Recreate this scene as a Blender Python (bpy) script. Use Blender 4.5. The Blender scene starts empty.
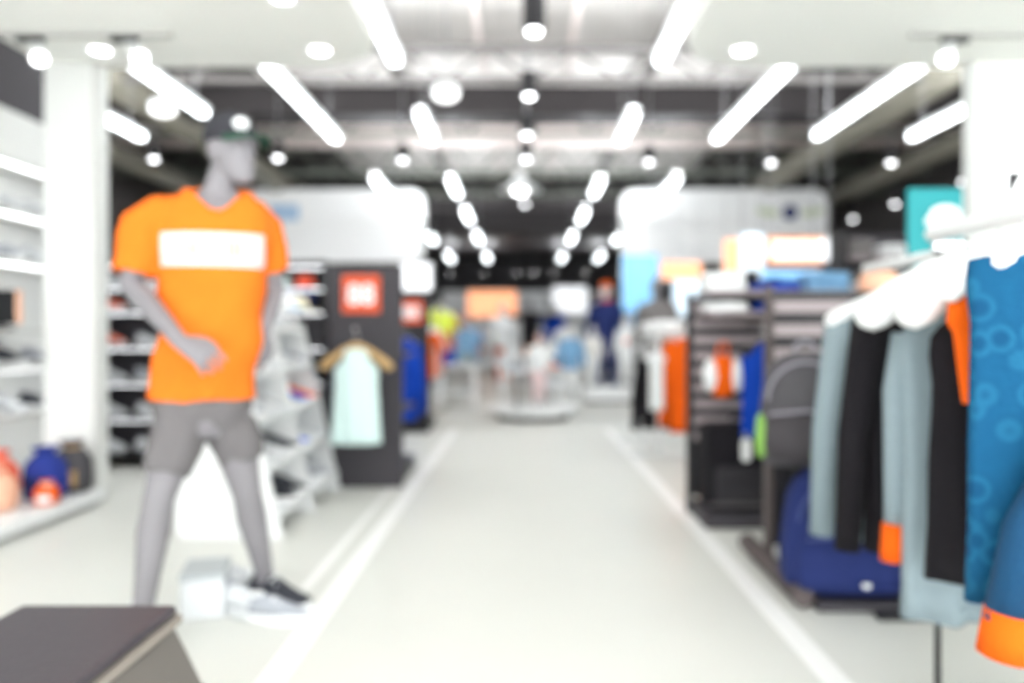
import bpy, math, random
from mathutils import Vector, Matrix
from mathutils.bvhtree import BVHTree
R = random.Random(7)
PI = math.pi
C = bpy.context.scene.collection
sc = bpy.context.scene
F, VX, VY, EYE = 800.0, 523.0, 335.0, 1.05          # focal length in px, vanishing point, eye height

def P(px, py, Y):                                    # photo pixel + distance down the shop -> metres
    return Vector(((px - VX) * Y / F, Y, EYE - (py - VY) * Y / F))

# ------------------------------------------------------------------ materials
def lin(c):
    return tuple(((x / 255) / 12.92 if x / 255 <= .04045 else ((x / 255 + .055) / 1.055) ** 2.4) for x in c)
MATS = {}
def M(name, rgb=None, rough=.6, noise=.06, scale=14, bump=0.0, metal=0.0, spec=.4, bscale=None):
    if name in MATS: return MATS[name]
    m = bpy.data.materials.new(name); m.use_nodes = True
    nt = m.node_tree; b = nt.nodes['Principled BSDF']
    tc = nt.nodes.new('ShaderNodeTexCoord'); nz = nt.nodes.new('ShaderNodeTexNoise')
    nz.inputs['Scale'].default_value = scale; nz.inputs['Detail'].default_value = 4
    nt.links.new(tc.outputs['Object'], nz.inputs['Vector'])
    mx = nt.nodes.new('ShaderNodeMixRGB')
    c = lin(rgb)
    mx.inputs[1].default_value = tuple(max(0, x * (1 - noise)) for x in c) + (1,)
    mx.inputs[2].default_value = tuple(min(1, x * (1 + noise)) for x in c) + (1,)
    nt.links.new(nz.outputs['Fac'], mx.inputs[0]); nt.links.new(mx.outputs[0], b.inputs['Base Color'])
    b.inputs['Roughness'].default_value = rough; b.inputs['Metallic'].default_value = metal
    b.inputs['Specular IOR Level'].default_value = spec
    if bump:
        n2 = nt.nodes.new('ShaderNodeTexNoise'); n2.inputs['Scale'].default_value = bscale or scale * 4
        nt.links.new(tc.outputs['Object'], n2.inputs['Vector'])
        bp = nt.nodes.new('ShaderNodeBump'); bp.inputs['Strength'].default_value = bump; bp.inputs['Distance'].default_value = .02
        nt.links.new(n2.outputs['Fac'], bp.inputs['Height']); nt.links.new(bp.outputs[0], b.inputs['Normal'])
    MATS[name] = m
    return m
def E(name, rgb, strength):
    if name in MATS: return MATS[name]
    m = bpy.data.materials.new(name); m.use_nodes = True
    b = m.node_tree.nodes['Principled BSDF']
    b.inputs['Base Color'].default_value = lin(rgb) + (1,)
    b.inputs['Emission Color'].default_value = lin(rgb) + (1,)
    b.inputs['Emission Strength'].default_value = strength
    MATS[name] = m
    return m

# ------------------------------------------------------------------ mesh building
class MB:
    def __init__(s): s.v = []; s.f = []
    def add(s, vs, fs):
        o = len(s.v); s.v += [Vector(v) for v in vs]; s.f += [tuple(i + o for i in f) for f in fs]; return s
    def box(s, c, d, rz=0, rx=0, ry=0):
        m = Matrix.Rotation(rz, 3, 'Z') @ Matrix.Rotation(ry, 3, 'Y') @ Matrix.Rotation(rx, 3, 'X'); c = Vector(c)
        vs = [c + m @ Vector((x * d[0] / 2, y * d[1] / 2, z * d[2] / 2)) for z in (-1, 1) for x, y in ((-1, -1), (1, -1), (1, 1), (-1, 1))]
        return s.add(vs, [(3, 2, 1, 0), (4, 5, 6, 7), (0, 1, 5, 4), (1, 2, 6, 5), (2, 3, 7, 6), (3, 0, 4, 7)])
    def bb(s, x0, x1, y0, y1, z0, z1): return s.box(((x0 + x1) / 2, (y0 + y1) / 2, (z0 + z1) / 2), (x1 - x0, y1 - y0, z1 - z0))
    def loft(s, rings, c0=True, c1=True):
        n = len(rings[0]); vs = [v for r in rings for v in r]; fs = []
        for i in range(len(rings) - 1):
            for j in range(n):
                k = (j + 1) % n
                fs.append((i * n + j, i * n + k, (i + 1) * n + k, (i + 1) * n + j))
        if c0: fs.append(tuple(range(n - 1, -1, -1)))
        if c1: fs.append(tuple((len(rings) - 1) * n + j for j in range(n)))
        return s.add(vs, fs)
    def tube(s, pts, r, n=8, ref=(0, 0, 1), dome=False, flat=None):
        pts = [Vector(p) for p in pts]; L = len(pts)
        rs = list(r) if isinstance(r, (list, tuple)) else [r] * L
        rings = []; u = None
        for i, p in enumerate(pts):
            t = (pts[min(i + 1, L - 1)] - pts[max(i - 1, 0)]).normalized()
            if u is None:
                q = Vector(ref)
                if abs(q.dot(t)) > .95: q = Vector((1, 0, 0)) if abs(t.x) < .9 else Vector((0, 1, 0))
                u = (q - t * q.dot(t)).normalized()
            else: u = (u - t * u.dot(t)).normalized()
            w = t.cross(u)
            a = rs[i] if not isinstance(rs[i], tuple) else rs[i][0]
            b = (rs[i] if not isinstance(rs[i], tuple) else rs[i][1]) * (flat or 1)
            ring = lambda pp, k: [pp + (u * math.cos(2 * PI * j / n) * a + w * math.sin(2 * PI * j / n) * b) * k for j in range(n)]
            if dome and i == 0:
                for h in (.95, .6): rings.append(ring(p - t * a * h, math.sqrt(1 - h * h)))
            rings.append(ring(p, 1))
            if dome and i == L - 1:
                for h in (.6, .95): rings.append(ring(p + t * a * h, math.sqrt(1 - h * h)))
        return s.loft(rings)
    def lathe(s, prof, c=(0, 0, 0), n=24):
        c = Vector(c)
        return s.loft([[c + Vector((r * math.cos(2 * PI * j / n), r * math.sin(2 * PI * j / n), z)) for j in range(n)] for r, z in prof])
    def ball(s, c, r, n=14, m=None):
        r = r if isinstance(r, (tuple, list)) else (r, r, r); c = Vector(c); m = m or Matrix.Identity(3)
        rings = []
        for i in range(1, n // 2 + 2):
            a = PI * (i - .5) / (n // 2 + 1.0) ; a = min(a, PI - .05)
            rings.append([c + m @ Vector((r[0] * math.sin(a) * math.cos(2 * PI * j / n), r[1] * math.sin(a) * math.sin(2 * PI * j / n), -r[2] * math.cos(a))) for j in range(n)])
        return s.loft(rings)
    def prism(s, poly, d0, d1, m=None, o=(0, 0, 0)):            # polygon in local xy, extruded along local z
        m = m or Matrix.Identity(3); o = Vector(o)
        return s.loft([[o + m @ Vector((x, y, d)) for x, y in poly] for d in (d0, d1)])
    def mesh(s, name, org=(0, 0, 0)):
        me = bpy.data.meshes.new(name); o = Vector(org)
        me.from_pydata([tuple(v - o) for v in s.v], [], s.f); me.validate(); me.update()
        return me
    def build(s, name, mat, parent=None, org=(0, 0, 0), smooth=False, bevel=0, sub=0, loc=None, seg=2):
        o = bpy.data.objects.new(name, s.mesh(name, org)); C.objects.link(o)
        return finish(o, mat, parent, smooth, bevel, sub, loc, seg)
def finish(o, mat, parent=None, smooth=False, bevel=0, sub=0, loc=None, seg=2):
    o.data.materials.clear(); o.data.materials.append(mat)
    if parent is not None: o.parent = parent
    if loc is not None: o.location = loc
    if smooth:
        for p in o.data.polygons: p.use_smooth = True
    if bevel:
        b = o.modifiers.new('bevel', 'BEVEL'); b.width = bevel; b.segments = seg; b.limit_method = 'ANGLE'; b.angle_limit = .6
    if sub:
        b = o.modifiers.new('sub', 'SUBSURF'); b.levels = b.render_levels = sub
    return o
def props(o, label, cat, group=None, kind=None):
    if label: o['label'] = label
    if cat: o['category'] = cat
    if group: o['group'] = group
    if kind: o['kind'] = kind
    return o
def thing(name, label, cat, loc=(0, 0, 0), rz=0, group=None):
    o = bpy.data.objects.new(name, None); C.objects.link(o); o.empty_display_size = .1
    o.location = loc; o.rotation_euler = (0, 0, rz)
    return props(o, label, cat, group)
def struct(name, mb, mat, label=None, bevel=0, smooth=False, cat=None):
    o = mb.build(name, mat, bevel=bevel, smooth=smooth); o['kind'] = 'structure'
    props(o, label, cat or name.split('_')[0]); return o
def dup(root, loc, rz=0, label=None, group=None, scale=None, mats=None, cat=None):
    def cp(o, par):
        c = o.copy(); C.objects.link(c)
        if par is not None: c.parent = par
        if mats:
            k = c.name.split('.')[0]
            if k in mats and c.data is not None:
                c.data = c.data.copy(); c.data.materials.clear(); c.data.materials.append(mats[k])
        return c
    r = cp(root, None); r.location = loc
    r.rotation_euler = (0, 0, rz) if not isinstance(rz, tuple) else rz
    if scale: r.scale = (scale,) * 3
    props(r, label, cat, group)
    for ch in KIDS.get(root.name, list(root.children)):
        c = cp(ch, r)
        for g in ch.children: cp(g, c)
    return r
KIDS = {}
def remesh(mb, voxel, smooth=4, name='m', disp=None, org=(0, 0, 0)):
    me = mb.mesh(name, org); o = bpy.data.objects.new('tmp', me); C.objects.link(o)
    r = o.modifiers.new('r', 'REMESH'); r.mode = 'VOXEL'; r.voxel_size = voxel
    s = o.modifiers.new('s', 'SMOOTH'); s.factor = .5; s.iterations = smooth
    dg = bpy.context.evaluated_depsgraph_get(); dg.update()
    out = bpy.data.meshes.new_from_object(o.evaluated_get(dg)); out.name = name
    bpy.data.objects.remove(o); bpy.data.meshes.remove(me)
    if disp:
        src = [(v.co.copy(), v.normal.copy()) for v in out.vertices]
        for v, (co, n) in zip(out.vertices, src): v.co = co + disp(co, n)
        out.update()
    return out
def drop_faces(me, test):                             # opens cuffs, necklines and hems
    keep = [p for p in me.polygons if not test(p.center, p.normal)]
    used = sorted({i for p in keep for i in p.vertices}); mp = {k: i for i, k in enumerate(used)}
    out = bpy.data.meshes.new(me.name)
    out.from_pydata([me.vertices[i].co[:] for i in used], [], [tuple(mp[i] for i in p.vertices) for p in keep]); out.update()
    return out
def mobj(name, me, mat, parent=None, smooth=True, solid=0):
    o = bpy.data.objects.new(name, me); C.objects.link(o); finish(o, mat, parent, smooth)
    if solid:
        s = o.modifiers.new('solid', 'SOLIDIFY'); s.thickness = solid; s.offset = -1
    return o
def text_mesh(txt, size, depth=.002, bold=0):
    cu = bpy.data.curves.new('t', 'FONT'); cu.body = txt; cu.size = size; cu.extrude = depth; cu.align_x = 'CENTER'; cu.align_y = 'CENTER'; cu.offset = bold
    o = bpy.data.objects.new('tmp', cu); C.objects.link(o)
    dg = bpy.context.evaluated_depsgraph_get(); dg.update()
    me = bpy.data.meshes.new_from_object(o.evaluated_get(dg)); bpy.data.objects.remove(o); bpy.data.curves.remove(cu)
    return me
def text(name, txt, size, mat, parent, loc, rot=(PI / 2, 0, 0), bold=0, depth=.002):
    o = bpy.data.objects.new(name, text_mesh(txt, size, depth, bold)); C.objects.link(o); finish(o, mat, parent)
    o.location = loc; o.rotation_euler = rot; return o
def sring(c, a, b, n=24, p=2.0, u=Vector((1, 0, 0)), v=Vector((0, 1, 0)), fn=None):
    out = []
    for j in range(n):
        t = 2 * PI * j / n; ct, st = math.cos(t), math.sin(t)
        x = a * math.copysign(abs(ct) ** (2 / p), ct); y = b * math.copysign(abs(st) ** (2 / p), st)
        if fn: y += fn(t, x)
        out.append(Vector(c) + u * x + v * y)
    return out
def rrect(x0, x1, y0, y1, r, n=5):
    out = []
    for cx, cy, a in ((x1 - r, y1 - r, 0), (x0 + r, y1 - r, 90), (x0 + r, y0 + r, 180), (x1 - r, y0 + r, 270)):
        for k in range(n + 1):
            t = math.radians(a + 90 * k / n); out.append((cx + r * math.cos(t), cy + r * math.sin(t)))
    return out
ORD = ['first', 'second', 'third', 'fourth', 'fifth', 'sixth', 'seventh', 'eighth', 'ninth', 'tenth', 'eleventh', 'twelfth']

# palette
white = M('white_paint', (243, 244, 240), .5, .02); wplastic = M('white_plastic', (240, 242, 242), .35, .02)
black = M('black_metal', (30, 29, 32), .45, .1); dgrey = M('charcoal_board', (58, 55, 60), .55, .06)
grey = M('grey_metal', (150, 150, 152), .4, .05, metal=.3); slat = M('slat_edge', (160, 149, 151), .5, .05)
chrome = M('chrome', (205, 206, 208), .2, .02, metal=1.0); skin = M('mannequin_grey', (132, 129, 133), .5, .03)
pale = M('mannequin_white', (226, 224, 222), .45, .03)
orangeF = M('orange_fabric', (240, 100, 18), .85, .05, 30, .25, spec=.15); whiteF = M('white_fabric', (238, 240, 240), .9, .03, 30, .2, spec=.15)
navyF = M('navy_fabric', (36, 48, 100), .8, .15, 20, .3, spec=.2); blackF = M('black_fabric', (26, 24, 28), .85, .12, 20, .3, spec=.2)
greyF = M('light_grey_knit', (142, 158, 164), .9, .08, 60, .4, spec=.15); shortF = M('grey_shorts_fabric', (112, 109, 110), .85, .06, 30, .2, spec=.2)
blueF = M('royal_blue_fabric', (12, 64, 172), .8, .08, 20, .2, spec=.2); mintF = M('mint_fabric', (218, 242, 238), .9, .03, 20, .2)
redF = M('coral_fabric', (240, 96, 70), .85, .06, 20, .2); limeF = M('lime_fabric', (140, 190, 92), .8, .05, 20, .1)
skyF = M('sky_blue_fabric', (124, 170, 208), .85, .06, 20, .2); yellowF = M('neon_yellow_fabric', (225, 240, 90), .85, .05, 20, .2)
peachF = M('peach_fabric', (244, 190, 160), .85, .05, 20, .2); packG = M('grey_nylon', (74, 72, 76), .6, .1, 20, .3)
lavF = M('lavender_fabric', (206, 170, 220), .85, .05, 20, .2); heather = M('heather_grey_fabric', (124, 120, 119), .9, .08, 30, .3)
tealP = M('teal_print', (24, 146, 152), .5, .03); orangeP = M('orange_print', (228, 88, 44), .5, .03)
wood = M('pale_wood', (196, 160, 108), .5, .12, 9); graysole = M('grey_rubber', (120, 122, 128), .7, .05)
navyP = M('navy_print', (40, 52, 110), .5, .03); greenP = M('pale_green_print', (216, 226, 196), .5, .03)
peachP = M('peach_lettering', (240, 172, 140), .8, .03)
# patterned blue knit
blueK = M('blue_ring_pattern', (9, 70, 106), .85, .1, 20, .2, spec=.2)
def _pat():
    nt = blueK.node_tree; b = nt.nodes['Principled BSDF']; tc = [n for n in nt.nodes if n.type == 'TEX_COORD'][0]
    vo = nt.nodes.new('ShaderNodeTexVoronoi'); vo.inputs['Scale'].default_value = 16
    cr = nt.nodes.new('ShaderNodeValToRGB'); e = cr.color_ramp.elements
    e[0].position = .0; e[0].color = lin((8, 64, 100)) + (1,); e[1].position = 1; e[1].color = lin((14, 80, 116)) + (1,)
    for p, c in ((.28, (9, 70, 106)), (.36, (24, 90, 124)), (.46, (24, 90, 124)), (.54, (11, 74, 110))):
        x = e.new(p); x.color = lin(c) + (1,)
    nt.links.new(tc.outputs['Object'], vo.inputs['Vector']); nt.links.new(vo.outputs['Distance'], cr.inputs[0])
    nt.links.new(cr.outputs[0], b.inputs['Base Color'])
_pat()
upE = E('added_uplight_glow', (246, 252, 255), 26.0); tubeE = E('tube_light_glow', (246, 252, 255), 3.2); spotE = E('spot_glow', (252, 253, 255), 4.0)  # upE is an added glow for lifting the roof deck
boxE = E('lightbox_glow', (250, 252, 255), .32); orangeE = E('orange_lightbox_glow', (255, 176, 130), .42)
blueE = E('blue_lightbox_glow', (130, 190, 235), .36)

# ------------------------------------------------------------------ setting
floorM = M('pale_floor', (223, 224, 218), .38, .035, 1.6, .02, spec=.35)
struct('floor', MB().bb(-8, 8, -3, 27.3, -.12, 0), floorM, 'pale polished shop floor')
lineM = M('floor_line_white', (252, 252, 250), .4, .01)
struct('trim_1', MB().bb(-.805, -.72, .3, 9, 0, .003), lineM, 'white line on the floor along the left of the aisle', cat='floor line')
struct('trim_2', MB().bb(.905, .99, .3, 9, 0, .003), lineM, 'white line on the floor along the right of the aisle', cat='floor line')
struct('trim_3', MB().bb(-.92, -.885, 3.3, 6.2, 0, .003), lineM, 'thin white strip on the floor beside the shoe rack', cat='floor line')
soff = M('white_soffit', (250, 251, 246), .6, .015, 3)
def soffit(x0, x1, y0, y1, r, right):
    n = 8; pts = []
    if right:
        pts = [(x1, y0), (x1, y1)] + [(x0 + r - r * math.sin(k * PI / 2 / n), y1 - r + r * math.cos(k * PI / 2 / n)) for k in range(n + 1)] + [(x0, y0)]
    else:
        pts = [(x0, y0), (x1, y0)] + [(x1 - r + r * math.cos(k * PI / 2 / n), y1 - r + r * math.sin(k * PI / 2 / n)) for k in range(n + 1)] + [(x0, y1)]
    return MB().prism(pts, 2.75, 2.98)
struct('ceiling_left', soffit(-3.0, -.87, -3, 5.1, .45, False), soff, 'white dropped ceiling panel with a rounded corner over the left side', bevel=.01)
struct('ceiling_right', soffit(.96, 5.5, -3, 5.1, .5, True), soff, 'white dropped ceiling panel with a rounded corner over the right side', bevel=.01)
deck = M('ceiling_deck', (206, 201, 197), .7, .06, 2); darkdeck = M('dark_ceiling_deck', (74, 71, 68), .8, .25, 1.2)
struct('ceiling', MB().bb(-4.0, 4.0, -3, 21.5, 5.0, 5.15), deck, 'pale exposed roof deck over the aisle')
for s, nm in ((-1, 'left'), (1, 'right')):
    struct('ceiling_side_' + nm, MB().bb(min(s * 4.0, s * 8), max(s * 4.0, s * 8), -3, 21.5, 4.95, 5.15), darkdeck, 'dark painted roof deck on the ' + nm + ' side')
darkB = M('dark_beam_paint', (52, 48, 49), .7, .1, 3); pinkD = M('grey_duct_metal', (226, 212, 208), .55, .06, 3)
greenS = M('truss_paint', (112, 116, 108), .6, .1, 3)
def beam(n, y0, y1, z0, z1, lab, mat=darkB, x=8): struct('ceiling_beam', MB().bb(-x, x, y0, y1, z0, z1), mat, lab, bevel=.01, cat='beam')
beam(1, 10.9, 11.5, 4.06, 4.46, 'dark roof beam spanning the shop in front of the grey duct')
beam(2, 19.0, 19.5, 4.08, 4.5, 'dark roof beam spanning the shop far back above the white signboards')
def truss(y, z0, z1, lab, mat=greenS, x=7.9, step=1.0):
    m = MB()
    for z in (z0, z1): m.box((0, y, z), (2 * x, .07, .07))
    k = -x; up = True
    while k < x - .01:
        a, b = (z0, z1) if up else (z1, z0)
        m.tube([(k, y, a), (min(k + step / 2, x), y, b)], .022, 6); k += step / 2; up = not up
    struct('ceiling_truss', m, mat, lab, cat='truss')
tr2 = M('truss_grey_paint', (112, 108, 106), .6, .06, 3)
truss(9.4, 4.05, 4.42, 'open roof truss nearest the front, over the aisle', tr2)
truss(13.0, 4.3, 4.8, 'open roof truss just behind the dark beam')
truss(15.6, 4.2, 4.7, 'open roof truss behind the grey duct')
truss(17.4, 4.1, 4.6, 'open roof truss furthest back')
for i, (x, lab) in enumerate(((-1.75, 'left'), (1.75, 'right'))):
    struct('ceiling_purlin', MB().bb(x - .06, x + .06, 2, 19, 4.62, 4.78), tr2, 'long roof purlin running down the %s side of the aisle' % lab, cat='purlin')
for i, (x, lab) in enumerate(((-.55, 'left'), (.62, 'right'))):
    struct('ceiling_pipe', MB().tube([(x, 3, 4.75), (x, 19, 4.75)], .035, 8), pinkD, 'thin pipe under the roof deck, %s of the spotlights' % lab, smooth=True, cat='pipe')
struct('ceiling_duct', MB().tube([(-8, 14.2, 4.66), (8, 14.2, 4.66)], .29, 20), pinkD, 'round grey air duct crossing under the roof', smooth=True, cat='duct')
for i, (x, y0, y1, z, r, lab) in enumerate(((4.9, 6, 18.8, 4.1, .22, 'right'), (6.4, 6, 18.8, 3.9, .17, 'far right'), (-4.9, 6, 18.8, 4.1, .22, 'left'), (-6.4, 6, 18.8, 3.9, .17, 'far left'))):
    struct('ceiling_duct', MB().tube([(x, y0, z), (x, y1, z)], r, 16), M('olive_duct', (128, 124, 112), .6, .1, 3), 'round duct running along the %s side of the roof' % lab, smooth=True, cat='duct')
struct('ceiling_back', MB().bb(-8, 8, 20.2, 27.2, 3.62, 3.8), darkB, 'low dark ceiling at the back of the shop')
struct('ceiling_fascia', MB().bb(-8, 8, 20.2, 20.35, 3.8, 5.0), darkB, 'dark fascia above the low ceiling at the back', cat='fascia')
backw = M('dark_back_wall', (60, 58, 60), .7, .1, 3); sidew = M('grey_side_wall', (92, 88, 88), .7, .08, 3)
struct('wall_back', MB().bb(-8, 8, 27, 27.3, 0, 5), backw, 'dark wall at the back of the shop')
struct('wall_right', MB().bb(7.9, 8.1, 5.4, 27, 0, 5), sidew, 'grey side wall on the right')
struct('wall_left', MB().bb(-8.1, -7.9, 5.4, 27, 0, 5), sidew, 'grey side wall on the left')
niche = M('niche_wall_paint', (236, 237, 234), .6, .02, 3)
struct('wall_niche', MB().bb(-3.5, -3.3, -3, 6.2, 0, 2.5), niche, 'white wall of the shoe niche at the left edge')
struct('wall_niche_upper', MB().bb(-3.5, -3.3, -3, 6.2, 2.5, 5), M('dark_upper_wall', (76, 73, 77), .7, .06, 3), 'dark upper wall above the shoe niche')
pil = M('pillar_paint', (234, 236, 233), .5, .02, 3)
struct('wall_pillar_left', MB().bb(-3.0, -2.66, 5.0, 5.14, 0, 3.4), pil, 'white square pillar at the left, behind the mannequin', bevel=.01, cat='pillar')
struct('wall_pillar_right', MB().bb(2.81, 5.5, 5.0, 5.12, 0, 3.4), pil, 'white pillar at the right edge behind the clothes rack', bevel=.01, cat='pillar')
struct('wall_right_front', MB().bb(5.5, 5.7, -3, 5.42, 0, 3.4), pil, 'white wall at the far right front')
struct('trim_4', MB().bb(-2.685, -2.655, 4.985, 5.0, 0, 2.75), M('pillar_edge', (214, 214, 210), .5, .02), 'slim grey edge strip on the left pillar', cat='pillar trim')
# big white signboards far back
board = M('white_signboard', (248, 249, 249), .5, .02, 2)
def signboard(x0, x1, right, lab):
    t = thing('hanging_signboard', lab, 'signboard', ((x0 + x1) / 2, 16, 2.5), group=None)
    m = Matrix(((1, 0, 0), (0, 0, 1), (0, 1, 0)))
    w = (x1 - x0) / 2
    r = .28
    MB().prism(rrect(-w, w, 0, 1.45, r)[::-1], -.12, .12, m).build('board', board, t, bevel=.01)
    for s in (-.7, .7): MB().tube([(s * w, 0, 1.45), (s * w, 0, 2.5)], .012, 6).build('hanging_rod', grey, t)
    return t
sb = signboard(1.95, 6.05, True, 'wide white signboard hung on the right, with a small navy emblem')
em = MB().lathe([(.005, 0), (.15, 0), (.15, .02), (.005, .02)], n=14); e = em.build('emblem', navyP, sb, loc=(1.3, -.12, .98)); e.rotation_euler = (PI / 2, 0, 0)
for s in (-1, 1):
    l = MB().prism([(0, -.06), (.2, -.1), (.42, -.02), (.5, .08), (.3, .1), (.1, .07)], 0, .015).build('leaf_emblem', greenP, sb, loc=(1.3 + s * .2, -.121, .98)); l.rotation_euler = (PI / 2, 0, 0); l.scale = (s, 1, 1)
sb2 = signboard(-6.9, -1.95, False, 'wide white signboard hung on the left, with a pale blue mark')
MB().prism(rrect(-.28, .28, -.16, .16, .05), 0, .015, Matrix(((1, 0, 0), (0, 0, -1), (0, 1, 0)))).build('emblem', M('pale_blue_print', (168, 198, 226), .5, .03), sb2, loc=(-.3, -.12, .98))

# ------------------------------------------------------------------ lights
def tube_light(x, y0, y1, lab, z=3.25):
    t = thing('tube_light', lab, 'ceiling light', (x, (y0 + y1) / 2, z), group='tube lights under the roof'); L = y1 - y0
    MB().box((0, 0, .045), (.13, L, .05)).build('housing', wplastic, t, bevel=.008)
    MB().box((0, 0, .073), (.09, L - .04, .006)).build('added_uplight', upE, t)  # glowing strip added on top of the housing to brighten the roof deck
    MB().prism(rrect(-.046, .046, -.03, .02, .02, 3), -L / 2 + .01, L / 2 - .01, Matrix(((1, 0, 0), (0, 0, 1), (0, 1, 0)))).build('diffuser', tubeE, t)
    for s in (-1, 1): MB().tube([(0, s * L * .4, .07), (0, s * L * .4, 1.7)], .004, 5).build('hanging_wire', grey, t)
inner = [(4.4, 6.45), (8.0, 9.05), (11.4, 12.6), (14.2, 15.5), (17.6, 18.9), (22.2, 23.6)]
second = [(5.7, 9.0), (11.3, 13.2), (14.5, 15.7), (18.2, 18.95), (22.2, 23.6)]
RW = {1: 'row next to the middle', 2: 'second row from the middle', 3: 'third row from the middle', 4: 'outermost row'}
for s, sd in ((-1, 'left'), (1, 'right')):
    rows = {1: inner, 2: second, 3: [(5.7, 7.95)] if s < 0 else [(5.7, 8.85)], 4: [(6.4, 8.9)]}
    for k, lst in rows.items():
        for i, (a, b) in enumerate(lst):
            z = 3.25
            tube_light(s * 1.07 * k + .04, a, b, 'white tube light on the %s, %s, %s from the front' % (sd, RW[k], ORD[i]) if len(lst) > 1 else 'single white tube light on the %s, %s' % (sd, RW[k]), z)
def pendant_proto():
    t = thing('pendant_spotlight', 'x', 'spotlight', (0, 0, 0), group='black pendant spotlights')
    MB().lathe([(.02, .22), (.066, .21), (.072, .19), (.072, .012), (.064, .0)], n=18).build('shade', black, t, smooth=False)
    MB().lathe([(.005, .004), (.047, .004), (.047, -.006), (.036, -.016), (.005, -.02)], n=18).build('lens', spotE, t)
    MB().tube([(0, 0, .2), (0, 0, 1.5)], .006, 6).build('stem', grey, t)
    return t
pp = pendant_proto(); first = [True]
def pendant(x, y, z, lab, sc_=1.0):
    if first[0]:
        first[0] = False; pp.location = (x, y, z); pp['label'] = lab; pp.scale = (sc_,) * 3; return pp
    return dup(pp, (x, y, z), label=lab, scale=sc_)
D = 2.35
for i, (px, py) in enumerate(((534, 33), (529, 98), (527, 137), (526, 161), (525, 206))):
    Y = F * D / (VY - py + 2); pendant((px - VX) * Y / F, Y, EYE + D, 'black pendant spotlight over the middle of the aisle, %s from the front' % ORD[i], 1.25 if i == 0 else 1.1)
for px, py, lab in ((403, 160, 'left of the middle line, between the first two rows of tubes'), (649, 162, 'right of the middle line, between the first two rows of tubes'), (771, 163, 'right side, below the second long tube light'),
                    (891, 163, 'right side, below the third long tube light'), (278, 158, 'left side, just right of the mannequin head'), (154, 159, 'left side, between pillar and mannequin head'), (963, 182, 'at the right pillar edge'), (895, 204, 'right side, low beside the teal sign'), (853, 219, 'right side, just right of the white signboard')):
    Y = F * D / (VY - py); pendant((px - VX) * Y / F, Y, EYE + D, 'black pendant spotlight ' + lab)
for i, px in enumerate((408, 450, 484, 517, 534, 553, 586, 620, 640)):
    z = 3.05; py = 262 if px in (408, 640) else 273; Y = F * (z - EYE) / (VY - py)
    pendant((px - VX) * Y / F, Y, z, 'small pendant spotlight at the dark back ceiling, %s from the left' % ORD[i], .9).scale = (.9, .9, .38)
for px, py, lab in ((446, 95, 'left of the middle, in front of the dark beam'), (163, 110, 'far left, right of the white pillar')):
    Y = F * 2.3 / (VY - py); t = thing('dome_light', 'round white dome light ' + lab, 'ceiling light', ((px - VX) * Y / F, Y, EYE + 2.3), group='round dome lights')
    MB().lathe([(.02, .11), (.10, .10), (.13, .05), (.13, .02)], n=20).build('canopy', wplastic, t, smooth=True)
    MB().lathe([(.12, .02), (.115, -.02), (.07, -.05), (.01, -.06)], n=20).build('diffuser', E('dome_glow', (250, 250, 248), 1), t, smooth=True)
    MB().tube([(0, 0, .1), (0, 0, 1.6)], .008, 6).build('stem', grey, t)
# large pendant with a wide reflector deep in the middle
Y = F * 2.3 / (VY - 190); t = thing('reflector_pendant', 'wide bright pendant lamp with flared reflector over the far aisle', 'ceiling light', ((520 - VX) * Y / F, Y, EYE + 2.3))
MB().lathe([(.03, .3), (.08, .28), (.12, .12), (.34, .0), (.33, -.01)], n=24).build('reflector', wplastic, t, smooth=True)
MB().ball((0, 0, .02), (.13, .13, .1)).build('bulb', spotE, t, smooth=True)
MB().tube([(0, 0, .3), (0, 0, 1.5)], .01, 6).build('stem', black, t)
# recessed downlights and track spots in the soffits
for x, y, lab in ((-2.52, 4.77, 'left white ceiling panel above the pillar'), (-1.21, 4.77, 'left white ceiling panel near its rounded corner'), (1.31, 4.77, 'right white ceiling panel near its rounded corner'), (-1.21, 4.02, 'left white ceiling panel, nearer the front')):
    t = thing('recessed_downlight', 'round recessed downlight in the ' + lab, 'ceiling light', (x, y, 2.75), group='recessed downlights')
    MB().lathe([(.085, .0), (.085, -.008), (.07, -.012), (.054, .0)], n=24).build('rim', wplastic, t)
    MB().lathe([(.005, -.003), (.052, -.003), (.048, -.010), (.005, -.014)], n=24).build('lens', spotE, t)
for x0, x1, lab in ((-2.95, -1.98, 'left'), (2.18, 3.6, 'right')):
    props(MB().bb(x0, x1, 4.48, 4.52, 2.73, 2.75).build('light_track', M('track_grey', (186, 186, 182), .5, .03)), 'slim grey light track under the %s white ceiling panel' % lab, 'light track')
for px, py, hx, hy, lab in ((30, 36, 40, 55, 'left light track, nearest the niche'), (125, 34, 139, 58, 'left light track, over the pillar'), (955, 29, 946, 50, 'right light track by the right pillar')):
    b = P(px, py, 4.5); t = thing('track_spotlight', 'white track spotlight with black adapter on the ' + lab, 'spotlight', (b.x, 4.5, 2.73), group='track spotlights')
    MB().box((0, 0, -.018), (.15, .04, .036)).build('adapter', black, t, bevel=.004)
    dx = (hx - px) * 4.5 / F
    MB().tube([(0, 0, -.03), (dx * .6, 0, -.07)], .012, 8).build('arm', wplastic, t)
    a = Vector((dx * .6, .02, -.06)); d = Vector((dx * .8, -.06, -.09)).normalized()
    MB().tube([a - d * .03, a + d * .10], [.04, .05], 16).build('head', wplastic, t, smooth=False)
    MB().tube([a + d * .1, a + d * .106], .036, 16).build('lens', spotE, t)

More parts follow.
